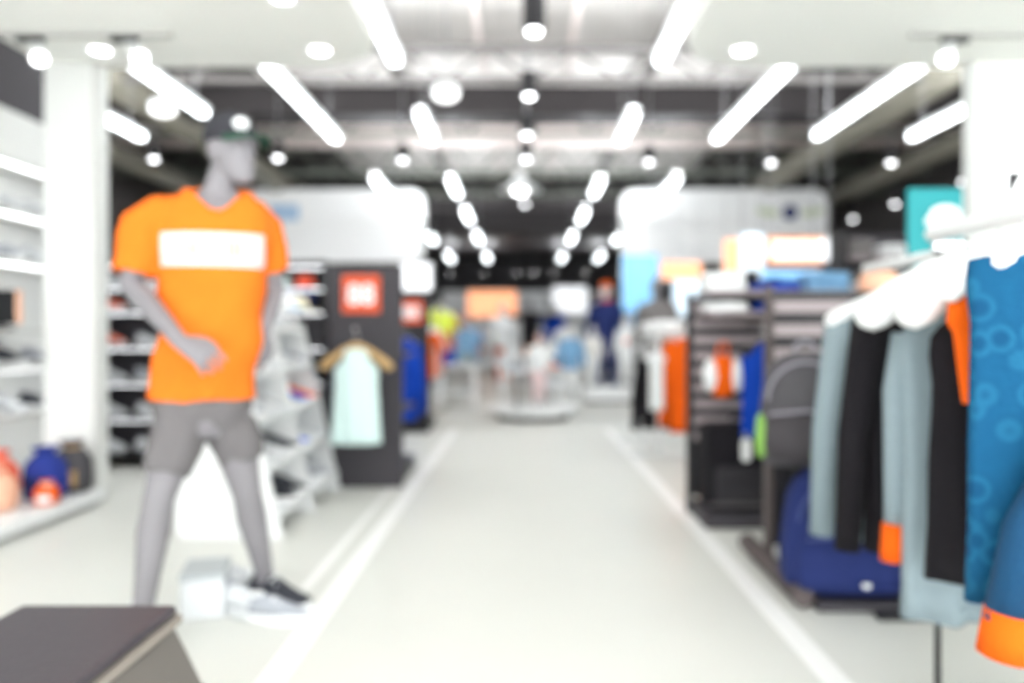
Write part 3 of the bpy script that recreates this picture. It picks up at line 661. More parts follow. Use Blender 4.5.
# ------------------------------------------------------------------ backpacks and the gondola behind
def backpack(lab, loc, rz, mat, pocket, trim, w, h, d, accent=None, logo=None):
    t = thing('backpack', lab, 'backpack', loc, rz)
    def body(zs, kw=1, yo=0, dd=d):
        return [sring((0, yo - b * .0, z), a * kw, b, 28, 3.0, fn=lambda tt, x, z=z: .006 * math.sin(26 * x + 18 * z)) for z, a, b in zs]
    MB().loft(body([(h * f, w / 2 * a, d / 2 * b) for f, a, b in ((0, .8, .6), (.02, .92, .85), (.1, 1, 1), (.3, 1.02, 1.04), (.55, .97, .95), (.75, .9, .8), (.88, .78, .66), (.96, .55, .5), (1, .25, .3))])).build('body', mat, t, smooth=True)
    MB().loft([sring((0, -d * .42, h * f), w / 2 * a, d * b, 28, 3.0, fn=lambda tt, x: .004 * math.sin(40 * x)) for f, a, b in ((.06, .7, .1), (.08, .84, .17), (.2, .9, .22), (.35, .86, .2), (.46, .75, .14), (.5, .5, .08))]).build('front_pocket', pocket, t, smooth=True)
    MB().tube([(-w * .38, -d * .63, h * .47), (0, -d * .68, h * .505), (w * .38, -d * .63, h * .47)], .006, 6).build('zip', trim, t)
    MB().tube([(w * .41 * math.cos(a), -d * .38, h * .58 + h * .34 * math.sin(a)) for a in [PI * k / 14 for k in range(15)]], .007, 6).build('zip', trim, t)
    MB().tube([(-.04, d * .2, h * .97), (-.035, d * .2, h + .03), (0, d * .2, h + .045), (.035, d * .2, h + .03), (.04, d * .2, h * .97)], .009, 8).build('carry_handle', trim, t, smooth=True)
    for s in (-1, 1):
        MB().tube([(s * w * .2, d * .42, h * .92), (s * w * .3, d * .62, h * .7), (s * w * .34, d * .6, h * .35), (s * w * .4, d * .45, h * .1)], [(.012, .03)] * 4, 10, ref=(0, 1, 0)).build('shoulder_strap', mat, t, smooth=True)
        if accent: MB().loft([sring((s * w * .47, -.01, h * f), w * .07 * a, d * .42 * a, 16, 2.2) for f, a in ((.06, .4), (.1, .9), (.25, 1.1), (.4, .9), (.46, .4))]).build('side_panel', accent, t, smooth=True)
    if logo: 
        e = MB().lathe([(.004, 0), (.016, 0), (.016, .004), (.004, .004)], n=14).build('logo', logo, t, loc=(.03, -d * .69, h * .14)); e.scale = (1, .6, 1); e.rotation_euler = (PI / 2, 0, 0)
    return t
def gondola(lab, x0, x1, y, top, mat=None, slats=True, d=.42, arms=(), zdeck=.085, n=11, z0=.42, sm=None):
    t = thing('display_gondola', lab, 'display shelf', ((x0 + x1) / 2, y, 0)); w = (x1 - x0) / 2
    MB().bb(-w, w, 0, .035, .10, top).build('back_panel', mat or black, t)
    MB().bb(-w, w, -d, .0, 0, zdeck).build('base_deck', dgrey, t, bevel=.008)
    for s in (-1, 1): MB().bb(s * w - .015, s * w + .015, -.015, .045, 0, top + .03).build('upright', mat if mat else black, t, bevel=.004)
    if slats:
        m = MB(); h = (top - z0) / n
        for i in range(n): m.bb(-w + .02, w - .02, -.014, 0, z0 + h * i + h * .12, z0 + h * i + h * .62)
        m.build('slat_strips', sm or slat, t)
    return t
brown = M('brown_post', (82, 73, 72), .5, .05)
g = gondola('dark slatted display panel carrying the navy and grey backpacks', 1.115, 2.5, 3.62, 1.245, n=7, z0=.5, d=.6, mat=None, zdeck=.035)
for c in g.children:
    if c.name.startswith('upright'): c.data.materials.clear(); c.data.materials.append(brown)
MB().tube([(-.735, -.56, .045), (-.725, .25, .05)], .042, 10).build('base_rail', brown, g)
for x in (-.69, -.4): 
    for z in (.53, .97): MB().tube([(x + .25, 0, z), (x + .25, -.17, z), (x + .25, -.19, z + .02)], .006, 8).build('hook', chrome, g)
backpack('large navy blue backpack with curved front pocket at the bottom of the slatted panel', P(833, 600, 3.1) * 1 + Vector((0, 0, .0)), -.08, navyF, navyF, M('navy_trim', (60, 74, 130), .6, .05), .48, .50, .25, logo=wplastic)
bpy.data.objects['backpack'].location = (1.27, 3.17, .04)
backpack('grey and charcoal backpack with lime side panels hanging above the navy backpack', (1.15, 3.26, .52), -.3, packG, M('charcoal_nylon', (58, 54, 58), .6, .1, 20, .2), M('light_trim', (150, 146, 156), .6, .04), .36, .46, .22, limeF, limeF)
# teal sign standing on the panel
t = thing('teal_sign', 'teal sign board with a white mark standing behind the white hangers', 'sign', (1.87, 3.635, 1.245))
MB().box((0, 0, .24), (.25, .02, .46)).build('board', tealP, t, bevel=.004)
MB().ball((.045, -.011, .35), (.075, .006, .045), 16).build('printed_mark', wplastic, t, smooth=True)
MB().ball((.0, -.011, .32), (.05, .006, .03), 16).build('printed_mark', wplastic, t, smooth=True)
MB().box((0, 0, .0125), (.2, .09, .025)).build('foot', black, t, bevel=.004)

# second gondola with suitcase ---------------------------------------
g2 = gondola('black slatted display panel behind the first, with grey slats', .985, 2.3, 4.72, 1.27, n=9, z0=.42, d=.40)
for c in (0, 1): pass
for x in (-.50, -.2):
    MB().tube([(x + .03, 0, 1.0), (x + .03, -.2, 1.0), (x + .03, -.215, 1.02)], .006, 8).build('hook', chrome, g2)
for x in (-.63, .6): 
    w_ = MB().tube([(x, -.36, .03), (x + .03, -.36, .03)], .03, 14).build('caster', grey, g2)
t = thing('suitcase', 'black fabric suitcase standing at the foot of the black slatted panel', 'suitcase', (1.22, 4.48, .087))
MB().prism(rrect(-.215, .215, 0, .47, .05), -.12, .12, Matrix(((1, 0, 0), (0, 0, -1), (0, 1, 0)))).build('shell', blackF, t, bevel=.02)
MB().prism(rrect(-.17, .17, .05, .25, .03), .12, .145, Matrix(((1, 0, 0), (0, 0, -1), (0, 1, 0)))).build('front_pocket', M('black_nylon', (40, 38, 42), .5, .1), t, bevel=.012)
MB().tube([(-.06, 0, .46), (-.055, 0, .5), (.055, 0, .5), (.06, 0, .46)], .009, 8).build('carry_handle', dgrey, t, smooth=True)
MB().bb(-.2, .2, -.135, -.12, .03, .05).build('bottom_trim', M('dark_grey_trim', (96, 92, 94), .5, .05), t, bevel=.004)
t = thing('shoulder_bag', 'small orange bag with white round sides hanging by its handle on the slats', 'bag', (P(724, 345, 4.5).x, 4.53, .70))
MB().loft([sring((0, 0, z), a, b, 24, 2.6) for z, a, b in ((0, .03, .03), (.01, .055, .05), (.06, .065, .06), (.16, .062, .06), (.22, .05, .05), (.235, .02, .03))]).build('body', orangeF, t, smooth=True)
for s in (-1, 1): MB().ball((s * .07, -.01, .12), (.042, .055, .095), 16).build('side_pocket', whiteF, t, smooth=True)
MB().tube([(-.03, 0, .225), (-.025, 0, .29), (0, 0, .31), (.025, 0, .29), (.03, 0, .225)], .007, 8).build('carry_handle', orangeF, t, smooth=True)
garment('sleeveless_vest', 'royal blue sleeveless top hanging at the edge of the black slatted panel', 'top', (P(763, 400, 4.3).x, 4.3, 1.11), 0, blueF, w=.12, L=.49, sleeves=None, seed=20, n=28, th=.04, drop=.06, neck=.04, zipm=navyF)
hanger((P(763, 400, 4.3).x, 4.3, 1.11), 0, 'black hanger carrying the royal blue sleeveless top', black, w=.095, drop=.06)
MB().tube([(P(763, 0, 4.3).x - 1.6425, -.44, 1.11), (P(763, 0, 4.3).x - 1.6425, 0, 1.11)], .006, 8).build('hook', chrome, g2)
props(MB().tube([(0, -.002, .055), (.01, .05, .16)], .003, 5).prism(rrect(-.025, .025, -.06, .06, .02), 0, .004, Matrix(((1, 0, 0), (0, 0, -1), (0, 1, 0)))).build('price_tag', wplastic, loc=(P(746, 0, 4.24).x, 4.24, .44)), 'white swing tag hanging below the royal blue sleeveless top', 'tag')

# things on top of the second gondola
def shelfboard(par, x0, x1, y0, y1, z, mat=None, name='shelf'): return MB().bb(x0, x1, y0, y1, z - .012, z + .012).build(name, mat or slat, par, bevel=.003)
shelfboard(g2, -.62, .62, -.3, 0, 1.17); shelfboard(g2, -.62, .62, -.3, 0, 1.285)
def folded(lab, loc, mat, group=None, s=(.24, .26, .05)):
    t = thing('folded_shirt', lab, 'folded shirt', loc, R.uniform(-.08, .08), group)
    MB().loft([sring((0, 0, s[2] * f), s[0] / 2 * k, s[1] / 2 * k, 28, 5) for f, k in ((0, .95), (.15, 1), (.42, 1.0), (.5, .97), (.58, 1.0), (.85, .99), (1, .93))]).build('body', mat, t, smooth=True)
    MB().tube([(-.04, -s[1] * .1, s[2] + .001), (0, -s[1] * .28, s[2] + .003), (.04, -s[1] * .1, s[2] + .001)], .005, 6).build('neckband', mat, t)
    return t
fp = {}
def folded_at(cname, mat, lab, loc, group):
    if cname not in fp: fp[cname] = folded(lab, loc, mat, group); return fp[cname]
    return dup(fp[cname], loc, R.uniform(-.08, .08), lab, group)
CM = {'white': whiteF, 'heather grey': heather, 'royal blue': blueF, 'pale grey': greyF, 'sky blue': skyF, 'peach': peachF, 'black': blackF, 'coral': redF, 'orange': orangeF, 'navy': navyF, 'mint': mintF, 'lavender': lavF, 'neon yellow': yellowF, 'teal': M('teal_fabric', (20, 130, 170), .85, .06, 20, .2)}
for i, (x, c, n) in enumerate(((.98 + .16, 'white', 2), (1.44, 'royal blue', 1), (1.72, 'sky blue', 2), (2.0, 'white', 1))):
    for k in range(n): folded_at(c, CM[c], '%s folded shirt on top of the black slatted panel%s' % (c, (', lower of two', ', upper of two')[k] if n > 1 else (', at the far right' if i == 3 else '')), (x, 4.58, 1.298 + .053 * k), 'folded shirts on the black slatted panel')
for i, (x, c) in enumerate(((1.15, 'white'), (1.44, 'royal blue'), (1.75, 'heather grey'))):
    folded_at(c, CM[c], '%s folded shirt on the under shelf of the black slatted panel' % c, (x, 4.58, 1.183), 'folded shirts on the black slatted panel')
# caps on the first panel top
def cap_thing(lab, loc, rz, mat, brim, group=None):
    t = thing('cap', lab, 'cap', loc, rz, group)
    MB().loft([sring((0, 0, z), .085 * s, .095 * s, 20) for z, s in ((0, 1), (.03, 1), (.065, .9), (.09, .7), (.105, .4), (.11, .08))]).build('crown', mat, t, smooth=True)
    b = MB(); o = [(.082 * math.cos(a), -.06 - .1 * abs(math.sin(a)) ** .8) for a in [PI * k / 12 for k in range(13)]]
    inn = [(.08 * math.cos(a), -.045 - .045 * math.sin(a)) for a in [PI * k / 12 for k in range(13)]]
    vs = []; fs = []
    for z in (0, .005):
        vs += [Vector((x, y, .01 + z)) for x, y in inn] + [Vector((x, y, .006 + z - x * x * 1.2)) for x, y in o]
    for i in range(12): fs += [(i, 13 + i, 14 + i, i + 1), (26 + i, 27 + i, 40 + i, 39 + i), (13 + i, 39 + i, 40 + i, 14 + i)]
    b.add(vs, fs).build('brim', brim, t, smooth=True)
    MB().ball((0, 0, .111), .008).build('cap_button', brim, t)
    return t
cap_thing('cream and peach cap resting on the backpack panel left of the teal sign', (1.60, 3.6, 1.246), .3, peachF, peachF)

# ------------------------------------------------------------------ stepped shoe rack left of the aisle
def shoe_rack():
    t = thing('shoe_rack', 'white stepped shoe rack beside the aisle behind the mannequin', 'shoe rack', (-1.54, 4.78, 0))
    for k, (z, xo) in enumerate(TIERS): MB().bb(-.20 + xo, .13 + xo, -.66, .66, z - .02, z).build('shelf', wplastic, t, bevel=.004)
    for y in (-.645, 0, .645):
        MB().loft([[Vector((-.24, y + s * .012, z)), Vector((x, y + s * .012, z))] + [] for s in (-1, 1) for z, x in ()] or [[Vector((-.24, y - .012, 0)), Vector((.30, y - .012, 0)), Vector((.05, y - .012, 1.12)), Vector((-.24, y - .012, 1.12))], [Vector((-.24, y + .012, 0)), Vector((.30, y + .012, 0)), Vector((.05, y + .012, 1.12)), Vector((-.24, y + .012, 1.12))]]).build('side_frame', wplastic, t)
    MB().bb(-.25, -.235, -.66, .66, .05, 1.14).build('back_panel', wplastic, t)
TIERS = [(.12, .16), (.36, .10), (.60, .04), (.84, -.02), (1.08, -.08)]
shoe_rack()
pat = {0: ['white', 'charcoal', 'charcoal', 'white', 'pale grey', 'white'], 1: ['white', 'white', 'charcoal', 'blue', 'white', 'white'], 2: ['pale grey', 'white', 'white', 'pale grey', 'blue', 'coral'], 3: ['white', 'pale grey', 'white', 'white', 'white', 'pale grey'], 4: ['white', 'white', 'pale grey', 'white', 'pale grey', 'white']}
TN = ['lowest', 'second lowest', 'middle', 'second highest', 'top']
for k, (z, xo) in enumerate(TIERS):
    for i, c in enumerate(pat[k]):
        y = 4.78 - .55 + i * .22
        shoe(c, (-1.54 + xo + .0, y, z), R.uniform(-.12, .12), '%s sneaker on the %s tier of white shoe rack, %s from near end' % (c, TN[k], ORD[i]), 'sneakers on the white shoe rack')
        if k >= 3:
            pass
# white shoes and box at the mannequin's feet
t = thing('storage_box', 'white box with a pale lid on the floor beside the mannequin', 'box', P(205, 616, 3.0) * 1)
t.scale = (.86,) * 3; t.location = (P(206, 0, 3.06).x, 3.06, 0); t.rotation_euler = (0, 0, .25)
MB().bb(-.09, .09, -.13, .13, 0, .165).build('body', shoeW, t, bevel=.006)
MB().bb(-.094, .094, -.134, .134, .165, .195).build('lid', M('pale_lid', (178, 184, 186), .5, .03), t, bevel=.006)
shoe('white', (P(250, 0, 2.99).x, 2.99, 0), -.35, 'white sneaker on the floor left of the mannequin shoe', 'white sneakers on the floor', .95)
shoe('pale grey', (P(281, 0, 2.95).x, 2.93, 0), -.1, 'pale grey sneaker on the floor nearest the aisle line', 'white sneakers on the floor', .85)
shoe('white', (P(240, 0, 3.22).x, 3.22, 0), .6, 'white sneaker on the floor behind the mannequin heel', 'white sneakers on the floor', 1.15)
# caps and clothes on top of the rack
for i, (y, m1, m2, lab) in enumerate(((5.02, whiteF, skyF, 'white cap with pale blue brim'), (5.26, M('cream_fabric', (236, 228, 196), .85, .04), M('cream_fabric'), 'cream cap'))):
    cap_thing(lab + ' on the far end of the shoe rack top', (-1.50, y, 1.08 + .125), PI / 2, m1, m2, 'caps on the shoe rack')
    props(MB().lathe([(.06, 1.08), (.06, 1.09), (.012, 1.10), (.012, 1.19), (.04, 1.204)], (-1.50, y, 0), 14).build('cap_stand', wplastic), 'small white stand under the %s' % lab, 'stand')
# mint dress on a wooden hanger at the far end
# charcoal end panels -------------------------------------------------
def endpanel(lab, px0, px1, Y, top, sign=None, mat=dgrey, d=.9):
    x0, x1 = (px0 - VX) * Y / F, (px1 - VX) * Y / F; w = (x1 - x0) / 2
    t = thing('gondola_end', lab, 'display panel', ((x0 + x1) / 2, Y, 0))
    MB().bb(-w, w, 0, .06, 0, top).build('panel', mat, t, bevel=.006)
    MB().bb(-w + .03, w - .03, .06, d, .0, .1).build('base_deck', black, t)
    MB().bb(-.02, .02, .06, d, .1, top - .05).build('spine_panel', black, t)
    for z in (.5, .9): MB().bb(-w + .03, w - .03, .06, d, z - .012, z + .012).build('shelf', dgrey, t)
    return t
endpanel('tall charcoal display end panel with an orange square sign, left of the aisle', 330, 402, 5.5, 1.52)
ep = bpy.data.objects['gondola_end']
MB().tube([(P(358, 0, 5.2).x - ep.location.x, 0, 1.08), (P(358, 0, 5.2).x - ep.location.x, -.38, 1.08), (P(358, 0, 5.2).x - ep.location.x, -.39, 1.10)], .007, 8).build('hook', chrome, ep)
hung('tunic', 'pale mint sleeveless tunic on a wooden hanger in front of the charcoal panel', 'top', P(358, 0, 5.2).x, 5.15, 1.08, 'wooden hanger carrying the mint tunic', mintF, w=.145, L=.60, sleeves=None, seed=31, n=40, drop=.12, th=.05, flare=1.1, hw=.21, hmat=wood, top=-.13, hdrop=.13, wide=.024)

endpanel('black display end panel further back, behind the charcoal one', 398, 429, 8.6, 1.48, mat=black)
def osign(lab, px, py, Y, s, txt='88'):
    p = P(px, py, Y); t = thing('price_sign', lab, 'sign', p)
    MB().box((0, .006, 0), (s, .012, s)).build('board', orangeP, t, bevel=.003)
    text('lettering', txt, s * .72, wplastic, t, (0, -.001, -.01), bold=.006 * s / .25)
osign('square orange sign with white figures on the charcoal end panel', 361, 294, 5.48, .26)
osign('small orange sign with white figures on the black end panel', 411, 312, 8.57, .24)
t = thing('lightbox', 'white lightbox sign above the black end panel', 'lightbox', (P(417, 0, 8.9).x, 8.9, 1.49))
MB().box((0, 0, -.0), (.34, .1, .1)).build('bracket', black, t); MB().box((0, 0, .2), (.36, .12, .34)).build('frame', grey, t, bevel=.02); MB().box((0, -.062, .2), (.32, .01, .30)).build('diffuser', boxE, t, bevel=.004)
x = P(407, 0, 8.4).x
hung('jacket', 'royal blue jacket hung in front of the black end panel', 'jacket', x, 8.42, 1.12, 'grey hanger carrying the royal blue jacket on the black end panel', blueF, w=.10, L=.85, sleeves='long', seed=33, n=28, neck=.045, hw=.1, drop=.08, hmat=grey, zipm=navyF)
MB().tube([(x - bpy.data.objects['gondola_end.001'].location.x, 0, 1.12), (x - bpy.data.objects['gondola_end.001'].location.x, -.22, 1.12)], .006, 8).build('hook', chrome, bpy.data.objects['gondola_end.001'])

# ------------------------------------------------------------------ black shelving behind the mannequin
t = thing('shelving_unit', 'long black shelving unit of shoes and caps behind the mannequin', 'shelf', (-2.5, 6.6, 0))
BW = .95
MB().bb(-BW, BW, 0, .04, 0, 1.62).build('back_panel', dgrey, t)
ZS = (.12, .40, .68, .96, 1.24, 1.43)
for z in ZS: MB().bb(-BW, BW, -.34, 0, z - .02, z).build('shelf', black, t)
for z in ZS[1:] + (1.6,): MB().bb(-BW + .02, BW - .02, -.33, -.31, z - .026, z - .02).build('added_glow_strip', MATS['added_shelf_glow'] if 'added_shelf_glow' in MATS else E('added_shelf_glow', (250, 252, 255), 2.0), t)  # glow strips added under the boards to brighten the white shoes
for s in (-1, 1): MB().bb(s * BW - .015, s * BW + .015, -.34, .04, 0, 1.62).build('side_panel', black, t)
MB().bb(-BW, BW, -.34, .04, 1.6, 1.63).build('top_board', black, t)
n = 0
for k, z in enumerate(ZS):
    for i in range(4 if k < 4 else 2):
        c = [['white', 'white', 'white', 'charcoal'], ['white', 'white', 'coral', 'white'], ['white', 'pale grey', 'blue', 'white'], ['coral', 'white', 'blue', 'pale grey'], ['coral', 'white'], ['white', 'white']][k][i]
        shoe(c, (-3.27 + i * .27 + .0, 6.40, z), -.35 + R.uniform(-.1, .1), '%s sneaker on the black shelving, %s shelf up, %s from the pillar' % (c, ORD[k], ORD[i]), 'sneakers on the black shelving', .88)
for i, (x, m1, c) in enumerate(((-2.15, lavF, 'lavender'), (-1.95, mintF, 'mint'), (-1.75, redF, 'coral'))):
    cap_thing('%s cap on the highest shelf of the black shelving' % c, (x, 6.45, 1.43), .2, m1, m1, 'caps on the black shelving')
for i, (x, c) in enumerate(((-2.15, 'navy'), (-1.78, 'navy'))):
    for k in range(3): folded_at(c, CM[c], 'navy folded shirt under the caps, %s pile, %s up' % (('left', 'right')[i], ORD[k]), (x, 6.42, 1.24 + .053 * k), 'navy folded shirts on the black shelving')
for i, (x, c) in enumerate(((-2.08, 'white'), (-1.75, 'pale grey'))):
    for k in range(3): folded_at(c, CM[c], '%s folded shirt, third shelf of the black shelving, %s up' % (c, ORD[k]), (x, 6.42, .68 + .053 * k), 'folded shirts on the black shelving')

# ------------------------------------------------------------------ niche at the left edge
t = thing('display_platform', 'low white display platform along the niche wall at the left edge', 'platform', (-2.95, 3.6, 0))
MB().bb(-.35, .35, -2.0, 1.38, .03, .10).build('deck', wplastic, t, bevel=.008); MB().bb(-.32, .31, -1.97, 1.35, 0, .03).build('plinth', M('plinth_grey', (170, 170, 168), .6, .03), t)
NZ = (.57, .86, 1.5, 1.8)
t = thing('wall_shelf_unit', 'white shoe shelves on the niche wall at the left edge', 'shelf', (-3.3, 4.75, .4))
for z in NZ: MB().bb(0, .27, -.9, .95, z - .425, z - .4).build('shelf', M('pale_shelf', (214, 214, 210), .5, .03), t, bevel=.003)
for z in NZ: MB().bb(.20, .23, -.88, .93, z - .431, z - .425).build('added_glow_strip', E('added_shelf_glow', (250, 252, 255), 2.0), t)  # strips added to make the niche brighter, no lamps known here
MB().bb(.0, .27, -.9, .95, 1.68, 1.70).build('shelf', M('pale_shelf'), t, bevel=.003); MB().bb(.20, .23, -.88, .93, 1.674, 1.68).build('added_glow_strip', MATS['added_shelf_glow'], t)  # top shelf with its own added glow strip
for y in (-.9, .0, .95): MB().bb(0, .02, y - .012, y + .012, 0, 1.6).build('bracket_strip', grey, t)
for k, z in enumerate(NZ):
    for i in range(4):
        y = 4.62 + i * .27
        c = (['charcoal', 'white', 'charcoal', 'pale grey'], ['white', 'charcoal', 'pale grey', 'white'], ['white', 'pale grey', 'white', 'white'], ['pale grey', 'white', 'white', 'white'])[k][i]
        shoe(c, (-3.14, y, z), -.3 + R.uniform(-.1, .1), '%s sneaker on the niche wall shelves, %s shelf up, %s from the front' % (c, ORD[k], ORD[i]), 'sneakers on the niche wall shelves', .95)
t = thing('display_screen', 'small black screen with a peach side strip on the niche shelves', 'screen', (-3.175, 4.86, 1.09))
MB().box((0, 0, .13), (.2, .03, .21)).build('panel', M('screen_black', (16, 18, 22), .3, .05), t, bevel=.006)
MB().box((.112, 0, .13), (.024, .028, .20)).build('side_strip', peachF, t, bevel=.004)
MB().box((0, 0, .0), (.12, .1, .02)).build('foot', black, t, bevel=.003); MB().box((0, .005, .03), (.03, .02, .06)).build('neck', black, t)
props(MB().bb(-3.3, -3.0, 4.6, 5.1, 1.06, 1.08).build('wall_ledge', M('pale_shelf')), 'pale ledge on the niche wall under the black screen', 'ledge')
def sack(lab, loc, rz, mat, band, w, h, d):
    t = thing('sports_bag', lab, 'bag', loc, rz, 'small bags on the white platform')
    MB().loft([sring((0, 0, h * f), w / 2 * a, d / 2 * a, 24, 2.6, fn=lambda tt, x: .008 * math.sin(30 * x)) for f, a in ((0, .8), (.05, .97), (.35, 1.05), (.65, .95), (.82, .6), (.87, .35), (.95, .55), (1, .6))]).build('body', mat, t, smooth=True)
    MB().tube([(w * .2 * math.cos(a), d * .2 * math.sin(a), h * .87) for a in [2 * PI * k / 12 for k in range(13)]], .009, 6).build('drawstring', band, t, smooth=True)
    MB().bb(-w * .3, w * .3, -d * .56, -d * .5, h * .15, h * .45).build('front_pocket', band, t, bevel=.01)
sack('coral drawstring bag on the white platform at the left edge', (-2.97, 4.5, .1), .2, redF, peachF, .24, .30, .2)
sack('peach drawstring bag on the white platform in front of the coral one', (-2.86, 4.33, .1), -.2, peachF, redF, .2, .24, .18)
sack('navy drawstring bag on the white platform by the pillar', (-2.78, 4.66, .1), 0, M('bright_navy_fabric', (34, 54, 140), .8, .08, 20, .2), navyF, .22, .30, .2)
sack('small orange drawstring bag on the white platform, between navy bag and platform edge', (-2.68, 4.5, .1), .3, orangeF, wplastic, .12, .13, .12)
sack('dark grey drawstring bag on the white platform behind the navy one', (-2.74, 4.86, .1), .1, packG, wood, .22, .31, .18)

# ------------------------------------------------------------------ round podium in the aisle
t = thing('round_podium', 'round white podium with a dark recessed base in the middle of the aisle', 'podium', (.125, 10.1, 0))
MB().lathe([(.45, 0), (.45, .07), (.01, .07)], n=40).build('base', dgrey, t)
MB().lathe([(.53, .07), (.585, .085), (.59, .12), (.585, .155), (.57, .165), (.01, .165)], n=48).build('deck', wplastic, t, smooth=False)
# generic small/standing mannequins
def pose(k=1.0, ax=.27, el=.30, raise_r=False, stride=.06):
    z = lambda a: a * k
    J = dict(pelvis=Vector((0, 0, z(.93))), chest=Vector((0, 0, z(1.30))), neck=Vector((0, .01, z(1.53))), head=Vector((0, -.015, z(1.70))))
    for s, sg in (('l', -1), ('r', 1)):
        J['sh' + s] = Vector((sg * z(.19), 0, z(1.44)))
        if raise_r and s == 'r' or raise_r == 2:
            J['el' + s] = Vector((sg * z(.42), -.05 * k, z(1.40))); J['wr' + s] = Vector((sg * z(.62), -.12 * k, z(1.52))); J['ti' + s] = Vector((sg * z(.76), -.15 * k, z(1.58)))
        else:
            J['el' + s] = Vector((sg * z(ax), .02, z(1.16))); J['wr' + s] = Vector((sg * z(el), -.06 * k, z(.93))); J['ti' + s] = Vector((sg * z(el), -.09 * k, z(.78)))
        J['n' + s] = Vector((sg, -.2, 0))
        J['hp' + s] = Vector((sg * z(.09), 0, z(.88))); J['kn' + s] = Vector((sg * z(.105), -.02 * k + sg * stride * .4, z(.50)))
        J['an' + s] = Vector((sg * z(.11), .02 * k + sg * stride, z(.09))); J['to' + s] = J['an' + s] + Vector((sg * .02, -.15 * k, -z(.075)))
    return J
def stand_figure(lab, loc, rz, top, legs, k=1.0, hat=None, bodym=pale, emblem=None, collar=None, long_top=False, hood=False, raise_r=False, name='mannequin', skirt=False):
    J = pose(k, raise_r=raise_r); t = thing(name, lab, 'mannequin', loc, rz)
    vx = .012 * max(k, .7)
    mobj('body', remesh(figure(J, 0, 0, k, hands=k > .9), vx * .75, 2, 'body'), bodym, t)
    # top
    m = MB(); ln = .78 if long_top else .86
    m.loft([sring((0, 0, z * k), a * k, b * k, 24, 2.4, fn=lambda tt, x: .005 * math.sin(40 * x)) for z, a, b in ((ln, .20, .145), (ln + .02, .2, .145), (1.05, .19, .135), (1.25, .2, .145), (1.4, .195, .13), (1.48, .14, .1), (1.53, .08, .08))])
    for s in 'lr':
        sh, el, wr = J['sh' + s], J['el' + s], J['wr' + s]
        e = el.lerp(wr, .9)
        m.tube([Vector((0, 0, 1.42 * k)).lerp(sh, .6), sh, el, e], [.075 * k, .075 * k, .06 * k, .05 * k], 14)
    tp = mobj('top', remesh(m, vx, 3, 'top'), top, t)
    m = MB()
    if legs is not None:
        m.loft([sring((0, 0, z * k), a * k, b * k, 20, 2.4) for z, a, b in ((.8, .14, .1), (.86, .19, .13), (.95, .18, .125), (1.02, .17, .115))])
        for s in 'lr': m.tube([J['hp' + s], J['kn' + s], J['an' + s] + Vector((0, 0, .03 * k))], [.105 * k, .078 * k, .06 * k], 14)
        mobj('trousers', remesh(m, vx, 3, 'trousers'), legs, t)
    if hat: MB().loft([sring((0, -.005 * k, z * k), a * k, a * 1.15 * k, 20) for z, a in ((1.735, .086), (1.75, .09), (1.79, .086), (1.82, .065), (1.835, .03), (1.84, .008))]).build('hat', hat, t, smooth=True)
    if collar: MB().lathe([(.075 * k, 1.5 * k), (.085 * k, 1.52 * k), (.08 * k, 1.57 * k), (.07 * k, 1.575 * k)], n=18).build('collar', collar, t, smooth=True)
    if hood: MB().loft([sring((0, .02 * k, z * k), a * k, a * 1.2 * k, 18) for z, a in ((1.5, .1), (1.58, .11), (1.7, .105), (1.79, .085), (1.83, .04))]).build('hood', top, tp, smooth=True)
    if emblem: MB().ball((0, -.143 * k, 1.2 * k), (.06 * k, .01 * k, .07 * k)).build('emblem', emblem, tp, smooth=True)
    for s in 'lr':
        a = J['an' + s]; st = sneaker('worn_shoe', wplastic, graysole, wplastic); rz_ = -PI / 2
        mm = Matrix.Translation((a.x, a.y - .06 * k, .0)) @ Matrix.Rotation(rz_, 4, 'Z') @ Matrix.Scale(1.1 * k, 4); mb = None
        for ch in list(st.children):
            ch.data.transform(mm)
            if ch.name.startswith('upper'): ch.parent = t; mb = ch; ch.name = 'shoe'
        for ch in list(st.children): ch.parent = mb
        bpy.data.objects.remove(st)
    return t
def plinth(lab, x, y, w, d, h):
    t = thing('display_plinth', lab, 'plinth', (x, y, 0))
    MB().bb(-w / 2 + .04, w / 2 - .04, -d / 2 + .04, d / 2 - .04, 0, .05).build('base', black, t); MB().bb(-w / 2, w / 2, -d / 2, d / 2, .05, h).build('deck', wplastic, t, bevel=.01)
stand_figure('small white child mannequin in white top and pale trousers on the round podium', (.20, 10.1, .165), .1, whiteF, M('pale_pink_fabric', (240, 214, 214), .85, .04), .50, bodym=M('rosy_mannequin', (236, 200, 190), .5, .03))
# shoe stands on the podium
for i, (x, y, h, c) in enumerate(((-.08, 9.85, .42, 'pale grey'), (.42, 9.9, .25, 'white'), (-.22, 10.2, .5, 'white'), (.4, 10.35, .42, 'coral'))):
    t = thing('shoe_stand', 'slim stand on the round podium holding a %s sneaker, %s' % (c, ['front left', 'front right', 'back left', 'back right'][i]), 'stand', (x, y, .165))
    MB().lathe([(.07, 0), (.07, .01), (.012, .018), (.012, h - .012), (.012, h - .01)], n=16).build('post', (dgrey if i == 0 else wplastic), t); MB().box((0, 0, h - .005), (.26, .1, .01)).build('plate', wplastic, t)
    shoe(c, (x, y, .165 + h), .3 * i, '%s sneaker on a slim stand on the round podium, %s' % (c, ['front left', 'front right', 'back left', 'back right'][i]), 'sneakers on the round podium')
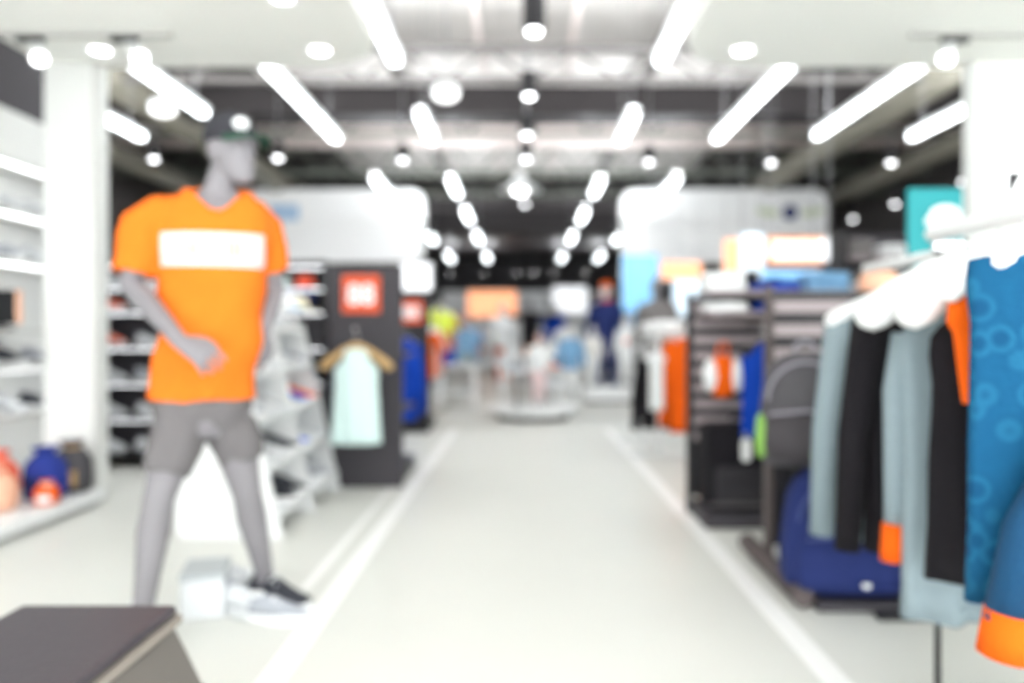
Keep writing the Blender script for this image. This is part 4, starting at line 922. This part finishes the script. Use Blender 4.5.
# right mid plinth with white mannequins, orange-hat mannequin
plinth('low white plinth with black base right of the aisle under white mannequins', P(612, 0, 12.3).x, 12.6, .85, .7, .24)
stand_figure('white child mannequin in a white hooded top with a coral emblem, on the low plinth', (P(627, 0, 12.4).x, 12.45, .24), -.2, whiteF, whiteF, .60, emblem=redF, hood=True, long_top=True)
stand_figure('white child mannequin in pale grey on the low plinth, left of the hooded one', (P(594, 0, 12.4).x, 12.6, .24), .2, M('off_white_fabric', (228, 226, 222), .9, .03), whiteF, .52)
stand_figure('standing mannequin in an orange hat and navy jacket right of the aisle', (P(606, 0, 13.4).x, 13.4, 0), -.3, navyF, navyF, 1.06, hat=orangeF, collar=redF)
stand_figure('standing mannequin in a grey coat and blue trousers right of the aisle', (P(657, 0, 10.2).x, 10.2, 0), -.5, heather, M('blue_trouser_fabric', (20, 60, 130), .8, .08), .98, bodym=skin, long_top=True)
stand_figure('distant black-clad mannequin with arms outstretched behind the podium', (P(530, 0, 18).x, 18, 0), .1, blackF, blackF, 1.02, raise_r=2, bodym=skin)
stand_figure('distant mannequin in a white top and coral trousers behind the podium', (P(503, 0, 16.5).x, 16.5, 0), .2, whiteF, M('rust_fabric', (200, 96, 60), .85, .06), .94)
stand_figure('distant mannequin in blue top and dark trousers at the back right', (P(556, 0, 20).x, 20, 0), -.2, blueF, blackF, 1.0)
stand_figure('white child mannequin with a sky blue top right of the round podium', (P(571, 0, 11.2).x, 11.3, 0), -.1, skyF, whiteF, .66)

# ------------------------------------------------------------------ clothes rack right middle (black coat, orange jacket)
def rack(lab, x, y, z, L, along='y', mat=None):
    t = thing('garment_rack', lab, 'clothes rack', (x, y, 0)); d = Vector((0, 1, 0)) if along == 'y' else Vector((1, 0, 0)); e = Vector((1, 0, 0)) if along == 'y' else Vector((0, 1, 0))
    mat = mat or wplastic
    MB().tube([d * -L / 2 + Vector((0, 0, z)), d * L / 2 + Vector((0, 0, z))], .014, 10).build('rail', mat, t, smooth=True)
    for s in (-1, 1):
        MB().tube([d * (s * L / 2) + Vector((0, 0, .02)), d * (s * L / 2) + Vector((0, 0, z))], .014, 10).build('post', mat, t, smooth=True)
        MB().tube([d * (s * L / 2) - e * .22 + Vector((0, 0, .016)), d * (s * L / 2) + e * .22 + Vector((0, 0, .016))], .014, 8).build('foot', mat, t)
    return t
t = rack('white clothes rack with a padded top carrying the black coat and orange jacket', 1.17, 7.35, 1.0, .9)
MB().loft([sring((.13, 0, z), a, b, 24, 3) for z, a, b in ((1.015, .16, .40), (1.07, .2, .46), (1.12, .21, .47), (1.16, .19, .45), (1.175, .1, .35))]).build('padded_top', whiteF, t, smooth=True)
hung('coat', 'black coat at the front of the padded white rack', 'jacket', 1.17, 7.05, 1.0, 'white hanger carrying the black coat on the padded rack', blackF, w=.13, L=.66, sleeves='long', seed=41, neck=.05, hw=.12, n=32, hgroup=None)
hung('jacket', 'orange jacket beside the black coat on the padded white rack', 'jacket', 1.33, 6.72, 1.0 + .13, 'white hanger carrying the orange jacket', orangeF, w=.1, L=.78, sleeves='long', seed=42, n=32, drop=.05, neck=.04, hw=.095)
MB().tube([(.16, -.45, 1.13), (.16, -.66, 1.13), (.16, -.66, 1.14)], .006, 8).build('front_hook', chrome, t)
hung('t_shirt', 'white t-shirt between the black coat and the orange jacket', 'top', 1.11, 6.66, 1.0, 'white hanger carrying the white t-shirt on the padded rack', whiteF, w=.06, L=.46, sleeves=None, seed=43, n=24, drop=.05, neck=.03, hw=.06)
MB().tube([(-.06, -.71, 1.0), (-.06, -.44, 1.0)], .006, 8).build('front_hook', chrome, t)
# orange strip bag strap
# ------------------------------------------------------------------ repeated racks further back
cols = list(CM)
LO = {}
def simple_garment(c, lab, loc, rz, group, kind='t_shirt', L=.62, w=.2):
    key = (c, kind)
    if key not in LO:
        LO[key] = garment(kind, lab, 'top', loc, rz, CM[c], w=w, L=L, sleeves='short', seed=len(LO) + 50, n=18, group=group); KIDS[LO[key].name] = list(LO[key].children); return LO[key]
    return dup(LO[key], loc, rz, lab, group)
HP = {}
def simple_hanger(lab, loc, rz, group):
    if 'h' not in HP: HP['h'] = hanger(loc, rz, lab, None, group); return
    dup(HP['h'], loc, rz, lab, group)
def filled_rack(lab, short, x, y, z, L, clist, rz=0, along='y', step=None):
    rack(lab, x, y, z, L, along, chrome); n = len(clist)
    for i, c in enumerate(clist):
        o = -L / 2 + L * (i + .5) / n
        p = (x, y + o, z) if along == 'y' else (x + o, y, z)
        yaw = R.uniform(-.15, .15) + (0 if along == 'y' else PI / 2)
        simple_hanger('hanger of the %s %s t-shirt on the %s' % (ORD[i], c, short), p, yaw, 'hangers on the ' + short)
        simple_garment(c, '%s t-shirt on the %s, %s from its near end' % (c, short, ORD[i]), p, yaw, 'clothes on the ' + short)
filled_rack('chrome rack of coral and white clothes left of the far aisle', 'coral clothes rack', -1.28, 10.4, 1.25, 1.3, ['orange', 'peach', 'white', 'coral', 'heather grey', 'orange'])
filled_rack('chrome rack of neon yellow and orange clothes left of the far aisle', 'neon clothes rack', -1.30, 12.7, 1.55, 1.4, ['neon yellow', 'neon yellow', 'orange', 'coral', 'royal blue', 'white'])
filled_rack('chrome rack of blue and white clothes left of the far aisle', 'blue and white clothes rack', -1.02, 14.8, 1.3, 1.2, ['sky blue', 'royal blue', 'white', 'white', 'pale grey'])
filled_rack('chrome rack of sky blue and white clothes right of the far aisle', 'sky blue clothes rack', 1.9, 15.2, 1.75, 1.6, ['sky blue', 'white', 'sky blue', 'pale grey', 'white', 'sky blue'])
filled_rack('chrome rack of white clothes right of the far aisle', 'white clothes rack', .9, 16.6, 1.3, 1.4, ['white', 'pale grey', 'royal blue', 'white', 'peach', 'white'])
filled_rack('chrome rack of dark clothes behind the charcoal panel', 'dark clothes rack', -2.2, 9.2, 1.45, 1.6, ['black', 'navy', 'heather grey', 'black', 'navy', 'white'])
# white display tables and boxes in the middle distance
def table(lab, x, y, w, d, h):
    t = thing('display_table', lab, 'table', (x, y, 0)); MB().bb(-w / 2, w / 2, -d / 2, d / 2, h - .04, h).build('table_top', wplastic, t, bevel=.006)
    for sx in (-1, 1):
        for sy in (-1, 1): MB().bb(sx * (w / 2 - .04) - .02, sx * (w / 2 - .04) + .02, sy * (d / 2 - .04) - .02, sy * (d / 2 - .04) + .02, 0, h - .04).build('leg', wplastic, t)
    MB().bb(-w / 2 + .03, w / 2 - .03, -d / 2 + .03, d / 2 - .03, .18, .2).build('lower_shelf', wplastic, t)
def stack(short, x, y, z, c, n, group):
    for k in range(n): folded_at(c, CM[c], '%s shirt on the %s, %s up' % (c, short, ORD[k]), (x, y, z + .053 * k), group)
table('white display table with royal blue shirts left of the far aisle', -.98, 12.0, .6, .5, .62)
stack('white table left of the far aisle, left pile', -1.13, 11.95, .62, 'royal blue', 4, 'shirts on the left white table'); stack('white table left of the far aisle, right pile', -.83, 11.95, .62, 'pale grey', 3, 'shirts on the left white table')
table('white display table with white shirts behind the podium', .2, 14.0, 1.2, .6, .7)
stack('white table behind the podium, left pile', -.2, 13.9, .7, 'white', 3, 'shirts on the table behind the podium'); stack('white table behind the podium, middle pile', .15, 13.9, .7, 'peach', 3, 'shirts on the table behind the podium'); stack('white table behind the podium, right pile', .52, 13.9, .7, 'white', 4, 'shirts on the table behind the podium')
table('white display table with sky blue shirts far right of the podium', 1.0, 19.0, 1.0, .6, .8)
stack('distant white table on the right, left pile', .75, 18.9, .8, 'sky blue', 4, 'shirts on the distant white table'); stack('distant white table on the right, right pile', 1.2, 18.9, .8, 'white', 5, 'shirts on the distant white table')

# shelf wall right middle
def shelf_wall(lab, short, x0, x1, y, zs, top, rows, backm=dgrey, shm=None, d=.34):
    t = thing('shelving_unit', lab, 'shelf', ((x0 + x1) / 2, y, 0)); w = (x1 - x0) / 2
    MB().bb(-w, w, 0, .04, 0, top).build('back_panel', backm, t)
    for s in (-1, 1): MB().bb(s * w - .015, s * w + .015, -d, .04, 0, top).build('side_panel', black, t)
    for z in zs: MB().bb(-w, w, -d, 0, z - .03, z).build('shelf', shm or slat, t)
    for k, row in enumerate(rows):
        n = len(row)
        for i, (c, h) in enumerate(row):
            for q in range(h): folded_at(c, CM[c], '%s folded shirt, %s layer of %s pile, %s shelf of the %s' % (c, ORD[q], ORD[i], ORD[k], short), (x0 + (x1 - x0) * (i + .5) / n, y - .17, zs[k] + .053 * q), 'folded shirts on the ' + short)
    return t
shelf_wall('tall dark shelving with pale shelves right of the aisle, behind the teal sign', 'tall dark shelving', 2.86, 4.4, 7.4, (.2, .6, 1.0, 1.25, 1.5, 1.75), 1.98,
           [[('white', 2)] * 0, [], [('sky blue', 2), ('navy', 1), ('white', 2), ('peach', 2), ('heather grey', 2)], [('white', 2), ('sky blue', 2), ('royal blue', 1), ('white', 3), ('heather grey', 2)], [('heather grey', 2), ('heather grey', 3), ('white', 2), ('peach', 2), ('heather grey', 3)], [('heather grey', 3), ('white', 2), ('heather grey', 2), ('heather grey', 3), ('heather grey', 2)]])
shelf_wall('low dark shelving of pale blue and teal shirts left of the tall dark shelving', 'low dark shelving', 1.95, 2.62, 6.5, (.3, .75, 1.1, 1.35), 1.5,
           [[], [('white', 2), ('sky blue', 2)], [('peach', 3), ('teal', 3)], [('sky blue', 3), ('white', 2)]])
shelf_wall('white back shelving far behind the round podium', 'white back shelving', -2.6, 2.4, 25.4, (.5, .95, 1.4, 1.85, 2.25), 2.45,
           [[('white', 4), ('royal blue', 3), ('coral', 3), ('white', 4), ('peach', 3), ('sky blue', 4), ('royal blue', 4), ('white', 4), ('peach', 3), ('white', 4)], [('royal blue', 4), ('white', 3), ('coral', 4), ('neon yellow', 3), ('white', 4), ('black', 4), ('sky blue', 4), ('royal blue', 4), ('white', 3), ('white', 4)],
            [('white', 4), ('orange', 3), ('white', 4), ('royal blue', 4), ('coral', 4), ('black', 4), ('royal blue', 4), ('white', 4), ('white', 4), ('sky blue', 3)], [('white', 2), ('white', 3), ('white', 2), ('white', 3), ('pale grey', 2), ('white', 3), ('white', 3), ('pale grey', 3), ('white', 2), ('white', 3)]], backm=board, shm=wplastic)
# illuminated signs
def lsign(name, lab, px, py, Y, w, h, mat, stand=None, depth=.08):
    p = P(px, py, Y); t = thing(name, lab, 'lightbox', p)
    MB().box((0, .02, 0), (w + .03, depth, h + .03)).build('frame', wplastic, t, bevel=.008); MB().box((0, -depth / 2 + .014, 0), (w, .012, h)).build('diffuser', mat, t)
    if stand:
        MB().tube([(0, .02, -h / 2), (0, .02, -p.z + .01)], .02, 8).build('post', grey, t); MB().lathe([(.16, -p.z), (.16, -p.z + .015), (.02, -p.z + .03)], n=20).build('foot', grey, t)
    else:
        for s in (-1, 1): MB().tube([(s * w * .4, .02, h / 2), (s * w * .4, .02, (5.0 if Y < 20 else 3.62) - p.z)], .003, 5).build('hanging_wire', grey, t)
    return t
s_ = lsign('illuminated_sign', 'long pale sign in an orange frame hung right of the white signboard emblem', 795, 251, 9.0, .56, .22, E('cream_lightbox', (255, 236, 220), .45))
for c in s_.children:
    if c.name.startswith('frame'): c.data.materials.clear(); c.data.materials.append(M('orange_lit_frame', (255, 150, 70), .5, .03)); c.scale = (1.06, 1, 1.25)
t = thing('round_sign', 'round white lit sign at the right end of the orange framed sign', 'lightbox', P(829, 250, 8.9))
e = MB().lathe([(.01, .05), (.12, .05), (.13, .04), (.13, -.04), (.12, -.05), (.01, -.05)], n=24).build('disc', boxE, t); e.rotation_euler = (PI / 2, 0, 0)
MB().tube([(0, 0, .125), (0, 0, 4.95 - t.location.z)], .006, 6).build('hanging_rod', grey, t)
lsign('illuminated_sign', 'wide orange lit sign above the grey coated mannequin', 681, 271, 12.5, .62, .26, orangeE)
lsign('illuminated_sign', 'upright white and blue lit panel below the right signboard', 752, 252, 9.6, .26, .42, E('pale_blue_lightbox', (214, 234, 248), .4))
lsign('illuminated_sign', 'orange lit panel left of the upright white panel', 733, 256, 9.9, .22, .4, orangeE)
lsign('illuminated_sign', 'sky blue lit poster between navy and grey mannequins', 640, 283, 14.2, .62, 1.0, blueE)
lsign('illuminated_sign', 'white lit poster left of the sky blue one at the far right', 690, 298, 13.6, .55, .6, E('pale_blue_lightbox', (214, 234, 248), .4))
lsign('illuminated_sign', 'orange lit sign over the far end of the aisle', 492, 304, 24.6, 1.5, .8, orangeE)
lsign('illuminated_sign', 'bright white screen at the far end right of the aisle', 570, 300, 24.5, 1.0, .8, boxE)
lsign('illuminated_sign', 'blue lit panel low under the right white signboard', 790, 285, 8.6, .62, .3, blueE)

# ------------------------------------------------------------------ light, world, camera
w = bpy.data.worlds.new('mall_light'); sc.world = w; w.use_nodes = True
w.node_tree.nodes['Background'].inputs[0].default_value = (.96, .98, 1, 1); w.node_tree.nodes['Background'].inputs[1].default_value = 2.5
cd = bpy.data.cameras.new('camera'); cam = bpy.data.objects.new('camera', cd); C.objects.link(cam)
cam.location = (0, 0, EYE); cam.rotation_euler = (PI / 2, 0, 0)
cd.sensor_width = 36; cd.lens = F / 1024 * 36; cd.shift_x = -(VX - 512) / 1024; cd.shift_y = -(341.5 - VY) / 1024
cd.dof.use_dof = True; cd.dof.focus_distance = .95; cd.dof.aperture_fstop = 1.5
sc.camera = cam
sc.view_settings.view_transform = 'Standard'; sc.view_settings.look = 'None'; sc.view_settings.gamma = 1; sc.view_settings.use_curve_mapping = False
sc.view_settings.exposure = 1.48
